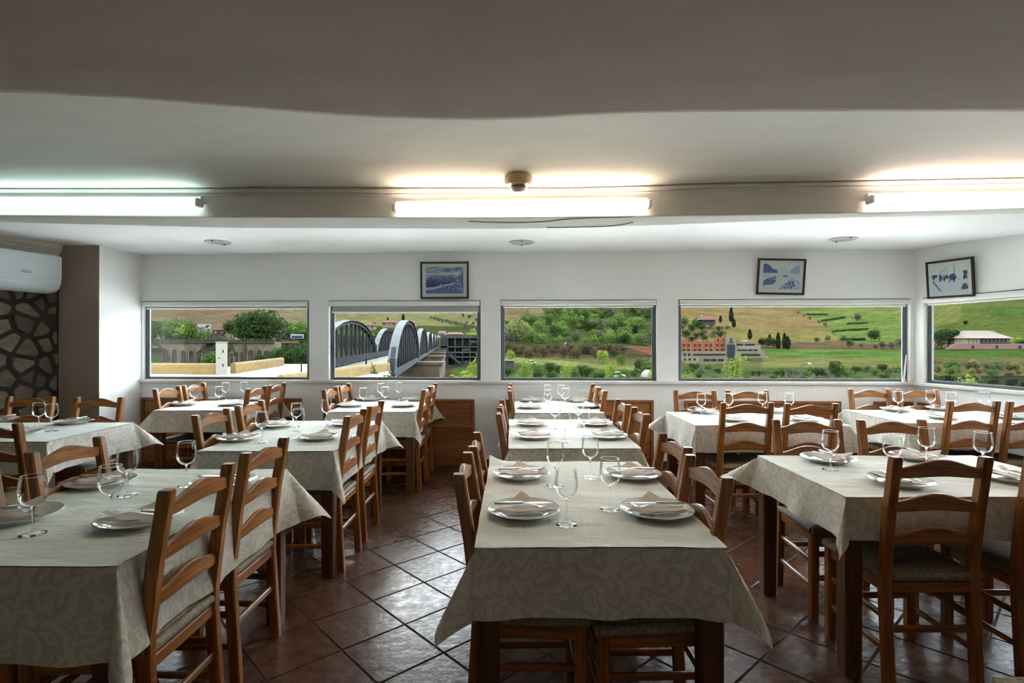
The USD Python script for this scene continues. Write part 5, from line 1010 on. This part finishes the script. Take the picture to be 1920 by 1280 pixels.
# buildings
def frame_at(name, label, u0, u1, vb, Y):
    p, q_ = at(u0, vb, Y), at(u1, vb, Y); t = thing(name, label, 'building', (p[0], Y, p[2]))
    s_ = Y / FPX; return t, s_                      # metres per picture unit at that distance
def boxes(t, nm, L, m, s_, y0=0, y1=8, u0=0, vb=0):
    for a, b, c, d in L: part(t, nm, box(((a - u0) * s_, y0, (vb - d) * s_), ((b - u0) * s_, y1, (vb - c) * s_)), m)
t, s_ = frame_at('hotel_building', 'long hotel with orange block, glass stair tower and stepped beige terraces', 1276, 1437, 690, 384); o = dict(u0=1276, vb=690)
boxes(t, 'orange_block', [(1270, 1358, 640, 660)], 'orange_plaster', s_, 0, 14, **o)
boxes(t, 'parapet_step', [(1346, 1358, 632, 640), (1280, 1287, 636, 640), (1303, 1308, 636, 640), (1321, 1326, 636, 640), (1342, 1347, 635, 640)], 'orange_plaster', s_, 0, 3, **o)
boxes(t, 'pilaster', [(1294, 1295.4, 640, 657), (1315, 1316.4, 640, 657), (1336, 1337.4, 640, 657)], 'beige_light', s_, -.3, 0, **o)
boxes(t, 'window', [(1280 + 21 * k + 8.5 * j_, 1284.4 + 21 * k + 8.5 * j_, v0, v0 + 3.4) for k in range(4) for j_ in range(2) for v0 in (645.2, 654.2)], 'window_dark', s_, -.15, .05, **o)
boxes(t, 'base_block', [(1270, 1358, 658, 690)], 'beige_plaster', s_, -2.5, 14, **o); boxes(t, 'base_wing', [(1270, 1306, 668, 690)], 'beige_light', s_, -5, -2.5, **o)
boxes(t, 'window', [(1280, 1283.5, 662, 667), (1288, 1292, 662, 667), (1317, 1328, 672.5, 676.5), (1330, 1341, 672.5, 676.5), (1343.5, 1354, 672.5, 676.5)], 'window_dark', s_, -2.65, -2.4, **o); boxes(t, 'window', [(1278, 1282, 671, 675), (1287, 1291, 671, 675), (1296, 1300, 671, 675)], 'window_dark', s_, -5.15, -4.9, **o)
boxes(t, 'balcony_rail', [(1298, 1357, 663, 665.5)], 'steel_dark', s_, -2.9, -2.6, **o)
boxes(t, 'stair_tower', [(1358.5, 1379, 631.5, 690)], 'beige_plaster', s_, -2, 12, **o); boxes(t, 'glass_front', [(1361, 1375.5, 645.5, 675)], 'stair_glass', s_, -2.3, -1.9, **o)
part(t, 'mullion', cat(*[box(((u - 1276) * s_ - .1, -2.45, 15 * s_), ((u - 1276) * s_ + .1, -2.25, 44.5 * s_)) for u in (1364.6, 1368.2, 1371.8)]), 'steel_grey')
for k, (cx, cz, r_) in enumerate(((1368.5, 635.5, 1.9), (1366.5, 641.5, 1.6), (1371, 641.2, 1.6), (1368.8, 639.0, 1.3))):
    a = np.linspace(0, 6.283, 9)[:-1]; part(t, 'emblem', prism(sg.Polygon([((cx - 1276 + r_ * math.cos(q2)) * s_, (690 - cz + r_ * math.sin(q2)) * s_) for q2 in a]), -2.3, -2.0), 'emblem_maroon')
for k, (u1, va, vb) in enumerate(((1419, 640, 648), (1427, 648, 658), (1432, 658, 668), (1435.5, 668, 679), (1433, 679, 690))):
    boxes(t, 'terrace', [(1379, u1, va, vb)], 'beige_light' if k % 2 else 'beige_plaster', s_, 3 - k * 2.4, 14, **o)
    if k < 4: boxes(t, 'window', {0: [(1381, 1396.5, 644.3, 648), (1400, 1419, 644.3, 648)], 1: [(1381.5, 1390, 654.6, 658), (1391.5, 1401, 654.6, 658), (1403, 1412, 654.6, 658), (1413.5, 1421, 654.6, 658)], 2: [(1385, 1423, 664, 667)], 3: [(1387, 1428, 673.5, 675)]}[k], 'window_dark' if k < 2 else 'steel_dark', s_, 2.8 - k * 2.4, 3.1 - k * 2.4, **o)
    if k > 1: boxes(t, 'planter', [(1385, 1428, vb - 9.2, vb - 7.6)] if k == 3 else [(1386, 1420, vb - 6.4, vb - 5.4)], 'sign_green', s_, 2.6 - k * 2.4, 3.0 - k * 2.4, **o)
boxes(t, 'window', [(1399, 1406, 683.5, 686.5), (1412, 1420, 683.5, 688)], 'window_dark', s_, -6.8, -6.5, **o); boxes(t, 'roof_tank', [(1401, 1408, 637, 640.5)], 'white_plaster', s_, 6, 9, **o)
def gable(t, nm, u0, u1, v0, v1, s_, o_u, o_v, y0, y1, m, inset=.18):
    x0, x1, z0, z1 = (u0 - o_u) * s_, (u1 - o_u) * s_, (o_v - v1) * s_, (o_v - v0) * s_; i_ = (x1 - x0) * inset; ym = (y0 + y1) / 2
    v = np.array([(x0, y0, z0), (x1, y0, z0), (x1, y1, z0), (x0, y1, z0), (x0 + i_, ym, z1), (x1 - i_, ym, z1)]); part(t, nm, (v, np.array([(0, 1, 5), (0, 5, 4), (1, 2, 5), (2, 3, 4), (2, 4, 5), (3, 0, 4), (0, 2, 1), (0, 3, 2)])), m)
t, s_ = frame_at('farm_house', 'low dark farmhouse with terracotta roof under the brown field', 1315, 1342, 606.5, 560); boxes(t, 'wall', [(1315, 1341, 598.5, 608)], 'concrete_grey', s_, 0, 9, 1315, 606.5); gable(t, 'roof', 1311.5, 1345, 591, 599.5, s_, 1315, 606.5, -2, 11, 'roof_tile', .22); boxes(t, 'window', [(1319, 1322, 601, 604), (1332, 1336, 601, 604)], 'window_dark', s_, -.2, .1, 1315, 606.5); boxes(t, 'chimney', [(1317, 1319, 590, 595)], 'white_plaster', s_, 3, 4, 1315, 606.5)
t, s_ = frame_at('white_house', 'small white house with red roof at the green field edge', 1654, 1690, 638, 520); boxes(t, 'wall', [(1655, 1668, 630, 638), (1670, 1685, 632, 640)], 'white_plaster', s_, 0, 8, 1654, 638); gable(t, 'roof', 1653.5, 1669.5, 627.5, 630.5, s_, 1654, 638, -1, 9, 'white_plaster'); gable(t, 'roof', 1666, 1691, 626, 632.5, s_, 1654, 638, -.5, 10, 'roof_tile'); boxes(t, 'window', [(1658, 1660, 632, 635), (1663, 1665, 632, 635)], 'window_dark', s_, -.2, .1, 1654, 638); boxes(t, 'annex', [(1686, 1692, 621, 627)], 'white_plaster', s_, 12, 18, 1654, 638)
t, s_ = frame_at('pink_manor', 'long pink manor house with pale tiled hipped roof', 1780, 1920, 654.5, 302); o = dict(u0=1780, vb=654.5)
boxes(t, 'garden_wall', [(1804, 1960, 644, 654.5)], 'pink_plaster', s_, 2, 3, **o); part(t, 'garden_wall', prism(sg.Polygon([((u - 1780) * s_, (654.5 - v) * s_) for u, v in ((1779, 654.5), (1804, 654.5), (1804, 643), (1797, 645))]), 2, 3), 'pink_plaster')
boxes(t, 'wall', [(1819, 1845, 632, 646)], 'cream_plaster', s_, 3, 18, **o); boxes(t, 'wall', [(1845, 1904, 633, 653)], 'pink_plaster', s_, 3.5, 18, **o); gable(t, 'roof', 1815, 1907, 619, 634, s_, 1780, 654.5, 1.5, 20, 'roof_pale', .24)
for k in range(16):
    x = (1820 + k * 5.2 - 1780) * s_; part(t, 'roof_rib', obox((x, 1.4, 20.3 * s_), (x + (13 - k * 1.7) * .18 * s_, 10.2, 35.2 * s_), .32, .1), 'white_plaster') if 1 < k < 15 else None
boxes(t, 'window', [(1823.5, 1826.5, 635, 643), (1831.5, 1835, 635, 643), (1838.5, 1841, 635, 643)], 'beige_plaster', s_, 2.8, 3.05, **o); boxes(t, 'window', [(1850 + k * 7.4, 1853 + k * 7.4, 635.5, 643) for k in range(7)], 'window_dark', s_, 3.3, 3.55, **o); boxes(t, 'gate', [(1827.5, 1832, 647.5, 653), (1873, 1877, 647.5, 653), (1916, 1921, 648, 653)], 'window_dark', s_, 1.85, 2.05, **o); boxes(t, 'balcony_rail', [(1849, 1902, 641, 643.5)], 'concrete_grey', s_, 2.6, 2.9, **o)
t, s_ = frame_at('concrete_building', 'unfinished grey concrete block with open floors beside the bridge', 826, 910, 688, 258); o = dict(u0=826, vb=688)
boxes(t, 'side_wall', [(826, 838, 634, 684)], 'steel_grey', s_, 0, 16, **o); boxes(t, 'floor_slab', [(826, 915, v0, v0 + h) for v0, h in ((628, 6), (649, 2.2), (659, 3), (668, 2.4), (684, 6))], 'concrete_grey', s_, 0, 16, **o); boxes(t, 'column', [(u, u + 2.2, 632, 688) for u in (838, 852, 866, 880, 894, 908)], 'concrete_grey', s_, .4, 1.6, **o); boxes(t, 'back_wall', [(838, 915, 634, 690)], 'window_dark', s_, 6, 7, **o)
boxes(t, 'infill', [(868, 880, 652, 658), (840, 850, 662, 667), (882, 893, 638, 643), (854, 864, 677, 684), (870, 878, 676, 684)], 'concrete_grey', s_, .6, 1.2, **o); part(t, 'stair_flight', obox((18 * s_, -.6, 22 * s_), (38 * s_, -.6, 6 * s_), 1.6, .8), 'concrete_grey'); boxes(t, 'bright_cloth', [(881, 886, 641, 646)], 'sign_maroon', s_, .3, .5, **o)
for lab, u0, u1, vw, vr, vb, Y in (('row of tiled-roof houses on the vineyard hill, left of the bridge arch', 716, 742, 604, 599.5, 612, 545), ('red-roofed house right behind the first bridge arch', 764, 778, 605, 600.5, 612, 540), ('small white house with red roof above the concrete block', 821, 834, 624, 620, 630, 330), ('long low red roof above the concrete block', 836, 868, 626, 622.5, 632, 325), ('old stone house among bushes beyond the bridge', 684, 702, 609, 606, 616, 520)):
    t, s_ = frame_at('hill_house', lab, u0, u1, vb, Y); boxes(t, 'wall', [(u0, u1, vw, vb + 3)], 'white_plaster' if 'white' in lab else 'beige_plaster', s_, 0, 8, u0, vb); gable(t, 'roof', u0 - 1, u1 + 1, vr, vw + .6, s_, u0, vb, -1, 9, 'roof_tile', .15); boxes(t, 'window', [(u0 + 3, u0 + 5, vw + 2, vw + 4.5), (u1 - 5, u1 - 3, vw + 2, vw + 4.5)], 'window_dark', s_, -.2, .05, u0, vb)
t, s_ = frame_at('retaining_wall', 'orange sloping retaining wall at the side of the middle window', 1172, 1262, 670, 290); part(t, 'wall_face', prism(sg.Polygon([((u - 1172) * s_, (670 - v) * s_) for u, v in ((1173, 649.5), (1265, 654), (1265, 680), (1232, 669), (1200, 658.5))]), 0, 1.2), 'orange_plaster'); part(t, 'coping', prism(sg.Polygon([((u - 1172) * s_, (670 - v) * s_) for u, v in ((1170, 648.7), (1265, 653), (1265, 654.2), (1173, 650.2))]), -.2, 1.4), 'beige_light')
tag(t, None, 'wall')
for lab, u, v, Y, m in (('white van parked on the hill road', 1138, 648, 338, 'car_white'), ('white car beside the parked van on the hill road', 1145.5, 648, 338, 'car_white'), ('pale car parked below the meadow', 1155.5, 706, 118, 'car_white'), ('white car by the farm sheds', 996, 681, 210, 'car_white')):
    p = at(u, v, Y); small_car(lab, p[0], Y, p[2] - .4, m)
p = at(1062, 648, 336); k_ = thing('kiosk', 'small white and black kiosk on the hill road', 'kiosk', (p[0], 336, p[2] - .6)); part(k_, 'white_half', cbox((-1.1, -1, 0), (-.1, 1, 2.6), .05), 'white_plaster'); part(k_, 'dark_half', cbox((-.1, -1, 0), (1.1, 1, 2.8), .05), 'car_dark')
p = at(1213, 706, 110); solo('round_tent', lathe([(0, 1.45), (.45, 1.35), (.95, .9), (1.15, .5), (1.2, 0), (0, 0)][::-1], 20), 'white_plaster', 'round white tent at the window edge below the meadow', 'tent', 60, (p[0], 110, p[2]))
sh = at(951, 681, 180); t = thing('farm_shed', 'low grey farm shed at the edge of the middle window', 'shed', (sh[0] - 3, 180, sh[2] - .8)); part(t, 'wall', box((0, 0, -1), (5.2, 4, 1.6)), 'concrete_grey'); part(t, 'roof', box((-.2, -.3, 1.6), (5.4, 4.3, 1.8)), 'steel_light')
lp = at(1501.5, 716, 62); t = thing('street_lamp', 'grey street lamp with a white curved head, among the bushes', 'street lamp', (lp[0], 62, lp[2] - 2)); H = (716 - 688) * 62 / FPX + 2
part(t, 'pole', tube([(0, 0, 0), (0, 0, H)], [.06, .05], 8), 'lamp_pole', True); part(t, 'arm', tube([(0, 0, H - .02), (.18, 0, H + .22), (.45, 0, H + .34), (.75, 0, H + .36)], .035, 8), 'lamp_pole', True)
part(t, 'lamp_head', moved(lathe([(0, -.12), (.16, -.10), (.24, -.02), (.22, .08), (.1, .16), (0, .18)], 16), (.98, 0, H + .34)), 'lamp_white', True)
